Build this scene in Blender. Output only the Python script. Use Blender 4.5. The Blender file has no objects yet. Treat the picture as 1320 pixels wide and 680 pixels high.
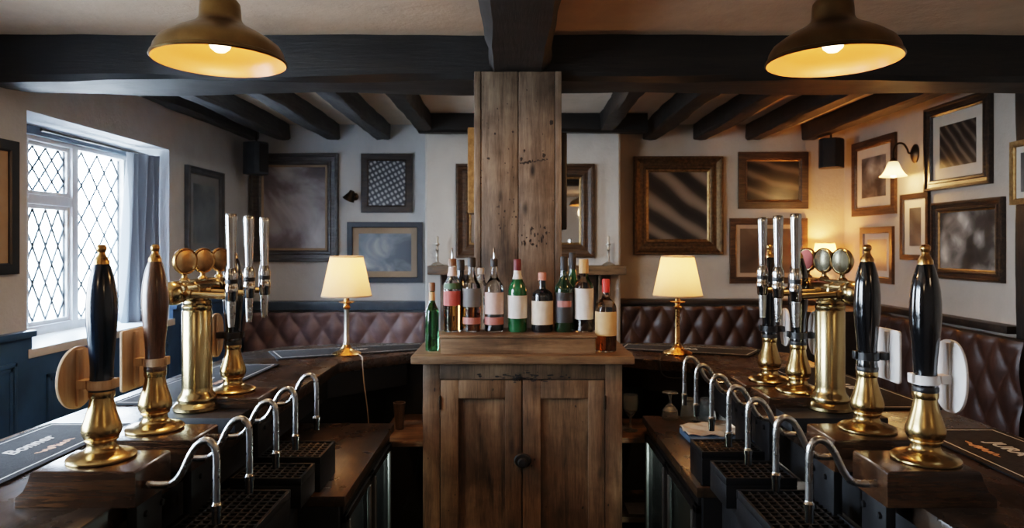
import bpy, bmesh, math, random
from mathutils import Vector, Matrix
random.seed(7)
PI = math.pi
S = bpy.context.scene
C = S.collection
EYE = 1.6
F = 880.0

# ------------------------------------------------------------------ materials
def new_mat(name):
    m = bpy.data.materials.new(name); m.use_nodes = True
    nt = m.node_tree; nt.nodes.clear()
    out = nt.nodes.new('ShaderNodeOutputMaterial')
    return m, nt, out
def N(nt, t, **kw):
    n = nt.nodes.new(t)
    for k, v in kw.items():
        if k in n.inputs: n.inputs[k].default_value = v
        else: setattr(n, k, v)
    return n
def L(nt, a, b): nt.links.new(a, b)
def col(c): return (c[0], c[1], c[2], 1.0)
def ramp(nt, fac, stops):
    r = nt.nodes.new('ShaderNodeValToRGB'); e = r.color_ramp.elements
    while len(e) > 1: e.remove(e[-1])
    e[0].position = stops[0][0]; e[0].color = col(stops[0][1])
    for p, c in stops[1:]:
        k = e.new(p); k.color = col(c)
    L(nt, fac, r.inputs['Fac']); return r.outputs['Color']
def coords(nt, scale=(1, 1, 1), loc=(0, 0, 0), rot=(0, 0, 0)):
    tc = nt.nodes.new('ShaderNodeTexCoord'); mp = nt.nodes.new('ShaderNodeMapping')
    mp.inputs['Scale'].default_value = scale; mp.inputs['Location'].default_value = loc
    mp.inputs['Rotation'].default_value = rot
    L(nt, tc.outputs['Object'], mp.inputs['Vector']); return mp.outputs['Vector']
def noise(nt, vec, scale, detail=4, rough=0.55, dist=0.0):
    n = N(nt, 'ShaderNodeTexNoise', Scale=scale, Detail=detail, Roughness=rough, Distortion=dist)
    L(nt, vec, n.inputs['Vector']); return n.outputs['Fac']
def math_n(nt, op, a, b=0.5):
    m = nt.nodes.new('ShaderNodeMath'); m.operation = op
    for i, v in enumerate((a, b)):
        if isinstance(v, (int, float)): m.inputs[i].default_value = v
        else: L(nt, v, m.inputs[i])
    return m.outputs[0]
def bump(nt, h, strength, dist=0.01):
    b = N(nt, 'ShaderNodeBump', Strength=strength, Distance=dist); L(nt, h, b.inputs['Height']); return b.outputs['Normal']
def mixc(nt, fac, a, b, mode='MIX'):
    m = nt.nodes.new('ShaderNodeMix'); m.data_type = 'RGBA'; m.blend_type = mode
    for sock, v in ((m.inputs[0], fac), (m.inputs[6], a), (m.inputs[7], b)):
        if isinstance(v, (int, float)): sock.default_value = v
        elif isinstance(v, tuple): sock.default_value = col(v)
        else: L(nt, v, sock)
    return m.outputs[2]
def principled(nt, out, **kw):
    p = nt.nodes.new('ShaderNodeBsdfPrincipled')
    for k, v in kw.items():
        k = k.replace('_', ' ')
        if hasattr(v, 'links'): L(nt, v, p.inputs[k])
        elif isinstance(v, tuple): p.inputs[k].default_value = col(v)
        else: p.inputs[k].default_value = v
    L(nt, p.outputs[0], out.inputs['Surface']); return p

def m_plain(name, c, rough=0.5, metal=0.0, var=0.12, scale=14, bmp=0.0, coat=0.0, spec=0.5, rvar=0.0):
    m, nt, out = new_mat(name); v = coords(nt)
    f = noise(nt, v, scale)
    lo = tuple(x * (1 - var) for x in c); hi = tuple(min(1, x * (1 + var)) for x in c)
    cc = ramp(nt, f, [(0.3, lo), (0.7, hi)])
    kw = dict(Base_Color=cc, Metallic=metal, Coat_Weight=coat, Coat_Roughness=0.08)
    kw['Specular_IOR_Level'] = spec
    if rvar:
        kw['Roughness'] = math_n(nt, 'ADD', math_n(nt, 'MULTIPLY', noise(nt, v, scale * 2.3, 6), rvar * 2), rough - rvar)
    else: kw['Roughness'] = rough
    if bmp: kw['Normal'] = bump(nt, noise(nt, v, scale * 3, 6), bmp)
    p = principled(nt, out, **{k: v2 for k, v2 in kw.items() if k != 'Specular_IOR_Level'})
    p.inputs['Specular IOR Level'].default_value = spec
    return m

def m_wood(name, dark, mid, light, axis='X', scale=1.0, rough=0.45, bmp=0.25, stain=0.0, knots=0.0, coat=0.0, rvar=0.12, seed=0.0, ray=14.0):
    m, nt, out = new_mat(name)
    sc = {'X': (0.9, 11, 11), 'Y': (11, 0.9, 11), 'Z': (11, 11, 0.9)}[axis]
    sc = tuple(s * scale for s in sc)
    v = coords(nt, sc, (seed, seed * 1.7, seed * .6))
    v1 = coords(nt, (1, 1, 1), (seed * .4, seed, seed * 2.1))
    g = noise(nt, v, 2.2, 8, 0.62, 0.6)
    fine = noise(nt, v, ray, 6, 0.7, 0.2)
    f = math_n(nt, 'ADD', math_n(nt, 'MULTIPLY', g, 0.6), math_n(nt, 'MULTIPLY', fine, 0.4))
    cc = ramp(nt, f, [(0.37, dark), (0.5, mid), (0.65, light)])
    if stain:
        st = noise(nt, v1, 3.3, 5, 0.6, 0.4)
        cc = mixc(nt, stain, cc, ramp(nt, st, [(0.35, (0.12, 0.1, 0.09)), (0.6, (1, 1, 1))]), 'MULTIPLY')
    if knots:
        ksc = {'X': (2.2, 6, 6), 'Y': (6, 2.2, 6), 'Z': (6, 6, 2.2)}[axis]
        vv = N(nt, 'ShaderNodeTexVoronoi', Scale=1.9); L(nt, coords(nt, ksc, (seed + 3.1, seed, seed)), vv.inputs['Vector'])
        kk = ramp(nt, vv.outputs['Distance'], [(0.05, (0, 0, 0)), (0.17, (1, 1, 1))])
        cc = mixc(nt, knots, cc, mixc(nt, kk, (0.03, 0.02, 0.015), (1, 1, 1)), 'MULTIPLY')
    r = math_n(nt, 'ADD', math_n(nt, 'MULTIPLY', noise(nt, v1, 9, 6), rvar * 2), rough - rvar)
    principled(nt, out, Base_Color=cc, Roughness=r, Normal=bump(nt, f, bmp, 0.006), Coat_Weight=coat, Coat_Roughness=0.12)
    return m

def m_glass(name, c, rough=0.02, ior=1.45, density=None):
    m, nt, out = new_mat(name)
    v = coords(nt); f = noise(nt, v, 30)
    cc = ramp(nt, f, [(0.3, tuple(x * .97 for x in c)), (0.7, c)])
    principled(nt, out, Base_Color=cc, Roughness=rough, IOR=ior, Transmission_Weight=1.0)
    return m
def m_pane(name, tint=(0.96, 0.98, 1.0), gloss=0.1):
    m, nt, out = new_mat(name)
    t = N(nt, 'ShaderNodeBsdfTransparent'); t.inputs[0].default_value = col(tint)
    g = N(nt, 'ShaderNodeBsdfGlossy', Roughness=0.03)
    L(nt, bump(nt, noise(nt, coords(nt), 6), 0.1), g.inputs['Normal'])
    mx = N(nt, 'ShaderNodeMixShader'); mx.inputs[0].default_value = gloss
    L(nt, t.outputs[0], mx.inputs[1]); L(nt, g.outputs[0], mx.inputs[2]); L(nt, mx.outputs[0], out.inputs['Surface'])
    return m
def m_shade(name, c, trans=0.6, glow=0.0):
    m, nt, out = new_mat(name)
    v = coords(nt, (160, 160, 8)); f = noise(nt, v, 2.0)
    cc = ramp(nt, f, [(0.3, tuple(x * .93 for x in c)), (0.7, c)])
    d = N(nt, 'ShaderNodeBsdfDiffuse'); t = N(nt, 'ShaderNodeBsdfTranslucent')
    L(nt, cc, d.inputs[0]); L(nt, cc, t.inputs[0])
    mx = N(nt, 'ShaderNodeMixShader'); mx.inputs[0].default_value = trans
    L(nt, d.outputs[0], mx.inputs[1]); L(nt, t.outputs[0], mx.inputs[2])
    last = mx.outputs[0]
    if glow:
        e = N(nt, 'ShaderNodeEmission', Strength=glow); L(nt, cc, e.inputs[0])
        a = N(nt, 'ShaderNodeAddShader'); L(nt, last, a.inputs[0]); L(nt, e.outputs[0], a.inputs[1]); last = a.outputs[0]
    L(nt, last, out.inputs['Surface']); return m
def m_emit(name, c, strength):
    m, nt, out = new_mat(name)
    lw = N(nt, 'ShaderNodeLayerWeight', Blend=0.35)
    cc = ramp(nt, lw.outputs['Facing'], [(0.0, (1, 0.86, 0.6)), (0.8, c)])
    e = N(nt, 'ShaderNodeEmission', Strength=strength); L(nt, cc, e.inputs[0])
    L(nt, e.outputs[0], out.inputs['Surface']); return m
def m_print(name, kind, stops, scale=6.0, seed=0.0, dist=1.2, rot=0.5):
    """A soft printed or painted image, all from noise and waves."""
    m, nt, out = new_mat(name)
    v = coords(nt, (1, 1, 1), (seed, seed * .7, seed * 1.3), (0, rot, 0))
    if kind == 'cloud': f = noise(nt, v, scale, 4, 0.5, dist)
    elif kind == 'ray':
        w = N(nt, 'ShaderNodeTexWave', Scale=scale, Distortion=dist, Detail=2.0); w.bands_direction = 'X'
        L(nt, v, w.inputs['Vector'])
        f = math_n(nt, 'ADD', math_n(nt, 'MULTIPLY', w.outputs['Fac'], 0.55), math_n(nt, 'MULTIPLY', noise(nt, v, scale * .5, 3, .5, 1.0), 0.5))
    elif kind == 'lace':
        w1 = N(nt, 'ShaderNodeTexWave', Scale=scale, Distortion=.6, Detail=1.0); w1.bands_direction = 'X'
        w2 = N(nt, 'ShaderNodeTexWave', Scale=scale * .8, Distortion=.6, Detail=1.0); w2.bands_direction = 'Z'
        L(nt, v, w1.inputs['Vector']); L(nt, v, w2.inputs['Vector'])
        f = math_n(nt, 'ADD', math_n(nt, 'MULTIPLY', w1.outputs['Fac'], w2.outputs['Fac']), math_n(nt, 'MULTIPLY', noise(nt, v, scale * 2, 4), 0.3))
    elif kind == 'crowd':
        b = N(nt, 'ShaderNodeTexVoronoi', Scale=scale); b.feature = 'SMOOTH_F1'; L(nt, v, b.inputs['Vector'])
        f = math_n(nt, 'ADD', math_n(nt, 'MULTIPLY', b.outputs['Distance'], 0.8), math_n(nt, 'MULTIPLY', noise(nt, v, scale * 1.4, 3, .5, 1.0), 0.35))
    cc = ramp(nt, f, stops)
    principled(nt, out, Base_Color=cc, Roughness=0.28)
    return m

M = {}
def plaster(name, c, var=0.09):
    m, nt, out = new_mat(name); v = coords(nt)
    f = math_n(nt, 'ADD', math_n(nt, 'MULTIPLY', noise(nt, v, 1.7, 5, 0.6), 0.7), math_n(nt, 'MULTIPLY', noise(nt, v, 9, 6, .6), 0.3))
    cc = ramp(nt, f, [(0.3, tuple(x * (1 - var * 1.6) for x in c)), (0.52, c), (0.75, tuple(min(1, x * (1 + var)) for x in c))])
    h = math_n(nt, 'ADD', noise(nt, v, 5, 6, .6), math_n(nt, 'MULTIPLY', noise(nt, v, 60, 3), 0.15))
    principled(nt, out, Base_Color=cc, Roughness=0.85, Normal=bump(nt, h, 0.35, 0.03)); return m
M['plaster'] = plaster('cream_plaster', (0.60, 0.565, 0.51))
M['plaster_l'] = plaster('hazed_left_plaster', (0.60, 0.635, 0.68))  # paler and bluer to paint hazy daylight on the left wall
M['plaster_bl'] = plaster('hazed_back_plaster', (0.66, 0.66, 0.655))  # cool half of the back wall, brightness of the haze in the colour
M['plaster_br'] = plaster('warm_tan_plaster', (0.52, 0.455, 0.375))  # warm half of the same back wall, light difference painted in
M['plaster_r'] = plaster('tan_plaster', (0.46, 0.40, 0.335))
M['ceil_plaster'] = plaster('aged_ceiling_plaster', (0.76, 0.655, 0.535))
M['ceil_front'] = plaster('tan_front_plaster', (0.54, 0.40, 0.28), 0.14)  # front ceiling in a darker, warmer tan
M['blue_paint'] = m_plain('dark_blue_panel_paint', (0.042, 0.115, 0.245), 0.38, var=0.25, scale=5, bmp=0.08, rvar=0.08)
M['white_paint'] = m_plain('white_window_paint', (0.75, 0.76, 0.76), 0.35, var=0.06)
M['lead'] = m_plain('window_lead', (0.03, 0.035, 0.04), 0.5, metal=0.5)
M['pane'] = m_pane('old_window_glass')
M['beam'] = m_wood('blackened_oak', (0.003, 0.0024, 0.002), (0.007, 0.0055, 0.0045), (0.020, 0.014, 0.010), 'X', 0.6, 0.55, 0.7)
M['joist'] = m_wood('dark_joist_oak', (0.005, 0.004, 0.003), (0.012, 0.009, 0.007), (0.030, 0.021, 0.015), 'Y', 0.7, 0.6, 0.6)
M['joist_grey'] = m_wood('hazed_dark_joist', (0.032, 0.034, 0.038), (0.068, 0.070, 0.074), (0.12, 0.12, 0.118), 'Y', 0.7, 0.65, 0.6)  # dark oak lightened to grey, painting the haze over the left joists
M['post'] = m_wood('post_oak', (0.004, 0.003, 0.0025), (0.010, 0.007, 0.005), (0.03, 0.02, 0.013), 'Z', 0.7, 0.6, 0.7)
M['pine_z'] = m_wood('aged_pine_upright', (0.057, 0.034, 0.018), (0.162, 0.100, 0.054), (0.263, 0.169, 0.095), 'Z', 1.0, 0.48, 0.3, 0.75, 0.6, seed=2.3)
M['pine_z2'] = m_wood('aged_pine_panel', (0.054, 0.032, 0.016), (0.151, 0.093, 0.049), (0.243, 0.157, 0.086), 'Z', 1.1, 0.46, 0.3, 0.75, 0.6, seed=7.9)
M['pine_x'] = m_wood('aged_pine_rail', (0.061, 0.035, 0.018), (0.176, 0.107, 0.055), (0.284, 0.178, 0.099), 'X', 1.0, 0.46, 0.3, 0.7, 0.5, seed=5.1)
M['col_wood'] = m_wood('weathered_post_board', (0.054, 0.038, 0.024), (0.156, 0.109, 0.072), (0.262, 0.192, 0.132), 'Z', 1.0, 0.55, 0.35, 0.7, 0.9, seed=11.0)
M['col_wood2'] = m_wood('weathered_post_board_b', (0.054, 0.036, 0.022), (0.156, 0.106, 0.069), (0.262, 0.186, 0.124), 'Z', 1.0, 0.55, 0.35, 0.75, 1.0, seed=17.0)
M['counter'] = m_wood('bar_top_oak', (0.010, 0.006, 0.004), (0.032, 0.018, 0.010), (0.075, 0.042, 0.022), 'Y', 0.8, 0.27, 0.18, 0.4, rvar=0.14, seed=1.0)
M['lowtop'] = m_wood('worn_back_worktop', (0.010, 0.006, 0.003), (0.034, 0.019, 0.009), (0.088, 0.048, 0.02), 'Y', 0.7, 0.30, 0.18, 0.5, rvar=0.14, seed=4.0)
M['block'] = m_wood('polished_pump_block', (0.012, 0.0055, 0.003), (0.036, 0.0165, 0.0075), (0.070, 0.033, 0.014), 'X', 1.2, 0.22, 0.12, 0.3, coat=0.4, rvar=0.1, seed=9.0)
M['walnut'] = m_wood('walnut_handle', (0.03, 0.013, 0.006), (0.085, 0.037, 0.016), (0.15, 0.072, 0.032), 'Z', 3.0, 0.3, 0.1, coat=0.5, seed=3.0)
M['blackwood'] = m_plain('black_carcass_paint', (0.0035, 0.0035, 0.004), 0.55, var=0.3, rvar=0.1)
M['black_panel'] = m_plain('black_metal_panel', (0.004, 0.004, 0.0045), 0.45, spec=0.3, var=0.3, rvar=0.1)
M['brass'] = m_plain('polished_brass', (0.42, 0.285, 0.125), 0.25, metal=1.0, var=0.14, scale=9, rvar=0.05)
M['brass_b'] = m_plain('pale_brass', (0.43, 0.325, 0.165), 0.23, metal=1.0, var=0.14, scale=9, rvar=0.05)
M['gold'] = m_plain('gilt_metal', (0.48, 0.27, 0.10), 0.28, metal=1.0, var=0.15, scale=25, rvar=0.08)
M['pendant'] = m_plain('antique_brass', (0.19, 0.12, 0.048), 0.33, metal=1.0, var=0.25, scale=12, rvar=0.12)
M['pendant_in'] = m_plain('cream_enamel', (0.16, 0.075, 0.024), 0.35, var=0.06)
M['steel'] = m_plain('brushed_steel', (0.50, 0.49, 0.47), 0.28, metal=1.0, var=0.1, rvar=0.1)
M['chrome'] = m_plain('polished_chrome', (0.44, 0.42, 0.40), 0.14, metal=1.0, var=0.08, rvar=0.06)
M['darkmetal'] = m_plain('dark_bronze', (0.055, 0.038, 0.024), 0.38, metal=0.9, var=0.25)
M['grate_metal'] = m_plain('blackened_grate', (0.016, 0.013, 0.011), 0.35, metal=0.6, var=0.4, scale=40)
M['bronze'] = m_plain('dark_badge_bronze', (0.24, 0.135, 0.055), 0.3, metal=1.0, var=0.3, scale=60)
M['badge_glass'] = m_plain('grey_gold_badge_glass', (0.20, 0.175, 0.115), 0.22, metal=0.8, var=0.2)
M['pewter'] = m_plain('tarnished_silver', (0.46, 0.42, 0.36), 0.28, metal=1.0, var=0.2)
M['lacquer'] = m_plain('black_lacquer', (0.004, 0.004, 0.0045), 0.12, var=0.1, coat=0.6)
M['navy'] = m_plain('navy_lacquer', (0.003, 0.009, 0.018), 0.2, var=0.2, coat=0.4)
M['rubber'] = m_plain('black_plastic', (0.010, 0.010, 0.011), 0.42, var=0.2)
M['clipwood'] = m_wood('pale_birch_ply', (0.36, 0.22, 0.12), (0.50, 0.33, 0.19), (0.60, 0.42, 0.26), 'Z', 1.0, 0.5, 0.1)
M['clipwhite'] = m_plain('white_plastic', (0.66, 0.62, 0.58), 0.4, var=0.08, scale=8)
M['mat'] = m_plain('black_bar_towel', (0.013, 0.014, 0.016), 0.75, var=0.4, scale=60, bmp=0.3, spec=0.18)
M['mat_line'] = m_plain('printed_border', (0.46, 0.46, 0.44), 0.6, var=0.1)
M['mat_text'] = m_plain('printed_lettering', (0.50, 0.49, 0.46), 0.6, var=0.1)
M['mat_motif'] = m_plain('printed_motif', (0.45, 0.22, 0.11), 0.6, var=0.4, scale=90)
M['shade'] = m_shade('cream_lamp_linen', (0.92, 0.68, 0.40), 0.45)
M['frost'] = m_shade('frosted_glass_bell', (0.95, 0.76, 0.45), 0.6, 0.4)
M['bulb'] = m_emit('lit_bulb', (1.0, 0.62, 0.22), 9)
M['leather'] = m_plain('hazed_oxblood_leather', (0.205, 0.135, 0.128), 0.42, var=0.3, scale=9, bmp=0.12, rvar=0.08)  # left bench leather paled to mauve, haze painted in
M['leather_b'] = m_plain('brown_leather', (0.058, 0.026, 0.016), 0.42, var=0.3, scale=9, bmp=0.12, rvar=0.08)
M['railwood'] = m_wood('dark_stained_rail', (0.008, 0.005, 0.003), (0.024, 0.014, 0.008), (0.05, 0.03, 0.017), 'X', 1.0, 0.4, 0.2)
M['railblue'] = m_plain('blue_rail_paint', (0.075, 0.10, 0.13), 0.45, var=0.2)
M['curtain'] = m_shade('grey_blue_linen', (0.20, 0.215, 0.24), 0.06)
M['speaker'] = m_plain('speaker_black', (0.012, 0.012, 0.013), 0.55, var=0.2)
M['speaker_l'] = m_plain('hazed_black_speaker', (0.06, 0.078, 0.098), 0.6, var=0.2)  # black speaker raised to blue-grey as painted haze
M['speaker_g'] = m_plain('speaker_grille', (0.018, 0.017, 0.017), 0.7, var=0.5, scale=180, bmp=0.4)
M['frame_dark'] = m_wood('dark_picture_frame', (0.010, 0.006, 0.004), (0.030, 0.017, 0.010), (0.07, 0.042, 0.024), 'X', 2.0, 0.36, 0.1)
M['frame_brown'] = m_wood('brown_picture_frame', (0.02, 0.011, 0.006), (0.058, 0.032, 0.017), (0.12, 0.07, 0.038), 'X', 2.0, 0.38, 0.1)
M['frame_haze'] = m_plain('hazed_picture_frame', (0.10, 0.122, 0.155), 0.45, var=0.2)  # dark frame paled and blued, haze put into its colour
M['mount_slate'] = m_plain('grey_blue_mount', (0.27, 0.30, 0.34), 0.8, var=0.05)
M['frame_grey'] = m_wood('hazed_wood_frame', (0.045, 0.041, 0.042), (0.09, 0.082, 0.08), (0.15, 0.138, 0.13), 'X', 2.0, 0.36, 0.1)  # lighter, greyer copy of the dark frame wood, paints a hazy veil
M['frame_navy'] = m_plain('navy_picture_frame', (0.018, 0.024, 0.034), 0.35, var=0.2)
M['gilt'] = m_plain('aged_gilt', (0.34, 0.21, 0.09), 0.38, metal=0.85, var=0.35, scale=40, bmp=0.15)
M['gilt_dark'] = m_plain('bronzed_gilt', (0.13, 0.078, 0.036), 0.42, metal=0.7, var=0.4, scale=40, bmp=0.2)
M['mount'] = m_plain('ivory_mount_card', (0.55, 0.49, 0.41), 0.8, var=0.05)
M['mount_tan'] = m_plain('tan_mount_card', (0.40, 0.30, 0.21), 0.8, var=0.06)
M['mirror'] = m_plain('silvered_mirror', (0.75, 0.75, 0.74), 0.02, metal=1.0, var=0.02)
M['floor'] = m_wood('dark_floorboards', (0.008, 0.005, 0.004), (0.02, 0.013, 0.008), (0.04, 0.026, 0.016), 'Y', 0.6, 0.45, 0.2)
M['backroom'] = plaster('brown_rear_plaster', (0.34, 0.30, 0.26))  # darker brown plaster for the wall behind the camera
M['cable_w'] = m_plain('pale_flex', (0.32, 0.26, 0.2), 0.5)
M['cable_k'] = m_plain('black_flex', (0.012, 0.011, 0.010), 0.45)
M['glass'] = m_glass('clear_bottle_glass', (0.93, 0.95, 0.93))
M['glass_tumbler'] = m_glass('clear_tumbler_glass', (0.93, 0.96, 0.97), 0.07)
m_, nt_, out_ = new_mat('milky_tumbler_glass')  # milky bluish share added in place of bright glints, no real wear
principled(nt_, out_, Base_Color=ramp(nt_, noise(nt_, coords(nt_), 40), [(.3, (.72, .80, .84)), (.7, (.85, .90, .92))]), Roughness=.10, IOR=1.45, Transmission_Weight=.92)
M['glass_tumbler'] = m_
M['green_glass'] = m_glass('green_bottle_glass', (0.10, 0.42, 0.16), 0.03)
M['dkgreen'] = m_plain('dark_green_glass', (0.006, 0.022, 0.010), 0.1, var=0.2, coat=0.5)
M['dkgreen2'] = m_plain('bright_green_glass', (0.012, 0.075, 0.028), 0.1, var=0.3, coat=0.5)
M['black_glass'] = m_plain('black_glass', (0.008, 0.009, 0.011), 0.1, var=0.2, coat=0.5)
M['amber'] = m_glass('amber_spirit', (0.75, 0.32, 0.07), 0.0, 1.34)
M['amber_dk'] = m_glass('dark_rum', (0.40, 0.12, 0.03), 0.0, 1.34)
M['smoke_liq'] = m_plain('dark_liqueur', (0.02, 0.012, 0.010), 0.15, var=0.2)
def lab(n, c): M[n] = m_plain(n, c, 0.55, var=0.08, scale=30)
lab('label_cream', (0.60, 0.52, 0.42)); lab('label_white', (0.62, 0.60, 0.56)); lab('label_red', (0.36, 0.06, 0.045))
lab('label_grey', (0.12, 0.12, 0.12)); lab('label_pink', (0.55, 0.42, 0.38)); lab('label_rose', (0.40, 0.16, 0.14))
lab('label_black', (0.03, 0.03, 0.032)); lab('label_tan', (0.55, 0.36, 0.17)); lab('label_green', (0.04, 0.09, 0.045))
lab('cap_brown', (0.16, 0.07, 0.03)); lab('cap_red', (0.55, 0.035, 0.025)); lab('cap_wine', (0.12, 0.012, 0.018)); lab('cap_black', (0.012, 0.012, 0.013))
lab('cap_tan', (0.50, 0.29, 0.12)); lab('cap_pink', (0.50, 0.20, 0.15)); lab('cap_silver', (0.40, 0.38, 0.35)); lab('ink', (0.06, 0.05, 0.05))
lab('candle_wax', (0.62, 0.56, 0.46)); lab('cloth_beige', (0.36, 0.30, 0.23)); lab('tray_blue', (0.075, 0.13, 0.20)); lab('red_enamel', (0.52, 0.10, 0.08))
lab('fridge_white', (0.5, 0.52, 0.5)); lab('scorch', (0.012, 0.008, 0.006)); lab('paper', (0.55, 0.47, 0.40))
M['fridge_pane'] = m_pane('fridge_door_glass', (0.80, 0.84, 0.82), 0.16)
M['alu'] = m_plain('satin_aluminium', (0.32, 0.34, 0.34), 0.4, metal=1.0, var=0.1)

# ------------------------------------------------------------------ geometry helpers
def bm_new(): return bmesh.new()
def box(bm, x0, x1, y0, y1, z0, z1, bev=0.0, seg=2, mtx=None):
    t = bmesh.new(); bmesh.ops.create_cube(t, size=1.0)
    for v in t.verts:
        v.co = Vector(((x0 + x1) / 2 + v.co.x * (x1 - x0), (y0 + y1) / 2 + v.co.y * (y1 - y0), (z0 + z1) / 2 + v.co.z * (z1 - z0)))
    if bev: bmesh.ops.bevel(t, geom=t.edges[:], offset=bev, segments=seg, affect='EDGES', profile=0.6)
    merge(bm, t, mtx)
def merge(bm, t, mtx=None):
    if mtx is not None: bmesh.ops.transform(t, matrix=mtx, verts=t.verts[:])
    me = bpy.data.meshes.new('tmp'); t.to_mesh(me); t.free(); bm.from_mesh(me); bpy.data.meshes.remove(me)
def lathe(bm, prof, seg=40, mtx=None, sx=1.0, sy=1.0):
    t = bmesh.new(); rings = []
    for r, z in prof:
        if r < 1e-6: rings.append([t.verts.new((0, 0, z))])
        else: rings.append([t.verts.new((r * sx * math.cos(2 * PI * k / seg), r * sy * math.sin(2 * PI * k / seg), z)) for k in range(seg)])
    for a, b in zip(rings, rings[1:]):
        for k in range(seg):
            j = (k + 1) % seg
            if len(a) == 1 and len(b) == 1: continue
            if len(a) == 1: t.faces.new((a[0], b[j], b[k]))
            elif len(b) == 1: t.faces.new((a[k], a[j], b[0]))
            else: t.faces.new((a[k], a[j], b[j], b[k]))
    if len(rings[0]) > 1 and prof[0] != prof[-1]: t.faces.new(rings[0][::-1])
    if len(rings[-1]) > 1 and prof[0] != prof[-1]: t.faces.new(rings[-1])
    bmesh.ops.recalc_face_normals(t, faces=t.faces[:])
    merge(bm, t, mtx)
def shell(bm, prof, seg=40, mtx=None):
    """open surface of revolution"""
    t = bmesh.new()
    rings = [[t.verts.new((max(r, 1e-4) * math.cos(2 * PI * k / seg), max(r, 1e-4) * math.sin(2 * PI * k / seg), z)) for k in range(seg)] for r, z in prof]
    for a, b in zip(rings, rings[1:]):
        for k in range(seg): t.faces.new((a[k], a[(k + 1) % seg], b[(k + 1) % seg], b[k]))
    merge(bm, t, mtx)
def smooth_path(pts, n=6):
    P = [Vector(p) for p in pts]; P = [P[0] * 2 - P[1]] + P + [P[-1] * 2 - P[-2]]; out = []
    for i in range(1, len(P) - 2):
        for k in range(n):
            t = k / n; a, b, c, d = P[i - 1:i + 3]
            out.append(0.5 * (2 * b + (c - a) * t + (2 * a - 5 * b + 4 * c - d) * t * t + (3 * b - a - 3 * c + d) * t ** 3))
    out.append(P[-2]); return out
def tube(bm, pts, r, seg=12, smooth=6, mtx=None, r1=None):
    P = smooth_path(pts, smooth) if smooth else [Vector(p) for p in pts]
    t = bmesh.new(); rings = []; up = None; n = len(P)
    for i, p in enumerate(P):
        d = (P[min(i + 1, n - 1)] - P[max(i - 1, 0)]).normalized()
        if up is None: up = d.orthogonal().normalized()
        up = (up - d * up.dot(d)).normalized(); s = d.cross(up)
        rr = r if r1 is None else r + (r1 - r) * i / (n - 1)
        rings.append([t.verts.new(p + (up * math.cos(2 * PI * k / seg) + s * math.sin(2 * PI * k / seg)) * rr) for k in range(seg)])
    for a, b in zip(rings, rings[1:]):
        for k in range(seg): t.faces.new((a[k], a[(k + 1) % seg], b[(k + 1) % seg], b[k]))
    t.faces.new(rings[0][::-1]); t.faces.new(rings[-1])
    bmesh.ops.recalc_face_normals(t, faces=t.faces[:]); merge(bm, t, mtx)
def prism(bm, poly, a0, a1, axis='Z', bev=0.0, mtx=None):
    """extrude a 2D polygon. axis Z: poly=(x,y); axis Y: poly=(x,z); axis X: poly=(y,z)"""
    t = bmesh.new()
    def P(u, v, w): return {'Z': (u, v, w), 'Y': (u, w, v), 'X': (w, u, v)}[axis]
    lo = [t.verts.new(P(u, v, a0)) for u, v in poly]; hi = [t.verts.new(P(u, v, a1)) for u, v in poly]
    n = len(poly)
    t.faces.new(lo); t.faces.new(hi)
    for i in range(n): t.faces.new((lo[i], lo[(i + 1) % n], hi[(i + 1) % n], hi[i]))
    bmesh.ops.recalc_face_normals(t, faces=t.faces[:])
    if bev:
        bmesh.ops.bevel(t, geom=t.edges[:], offset=bev, segments=2, affect='EDGES', profile=0.6)
    merge(bm, t, mtx)
def obj(name, bm, mat, parent=None, loc=(0, 0, 0), rot=(0, 0, 0), ang=35):
    me = bpy.data.meshes.new(name); bm.to_mesh(me); bm.free()
    me.materials.append(M[mat] if isinstance(mat, str) else mat)
    for p in me.polygons: p.use_smooth = True
    try: me.set_sharp_from_angle(angle=math.radians(ang))
    except Exception: pass
    o = bpy.data.objects.new(name, me); C.objects.link(o)
    o.location = loc; o.rotation_euler = rot
    if parent: o.parent = parent
    return o
def tag(o, label, cat, group=None, kind=None):
    if label: o['label'] = label
    if cat: o['category'] = cat
    if group: o['group'] = group
    if kind: o['kind'] = kind
    return o
def thing(name, label, cat, loc=(0, 0, 0), rotz=0.0, group=None):
    o = bpy.data.objects.new(name, None); C.objects.link(o); o.empty_display_size = 0.05
    o.location = loc; o.rotation_euler = (0, 0, rotz)
    return tag(o, label, cat, group)
def struct(name, bm, mat, parent=None, label=None, cat=None, ang=35):
    o = obj(name, bm, mat, parent, ang=ang)
    if not parent: tag(o, label, cat, kind='structure')
    return o
def copy_tree(o, parent=None):
    c = o.copy(); C.objects.link(c)
    if parent is not None: c.parent = parent
    for ch in list(o.children): copy_tree(ch, c)
    return c
def H(h): return EYE + h
RX = lambda a: Matrix.Rotation(a, 4, 'X')
RY = lambda a: Matrix.Rotation(a, 4, 'Y')
RZ = lambda a: Matrix.Rotation(a, 4, 'Z')
T = lambda x, y, z: Matrix.Translation((x, y, z))

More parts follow.
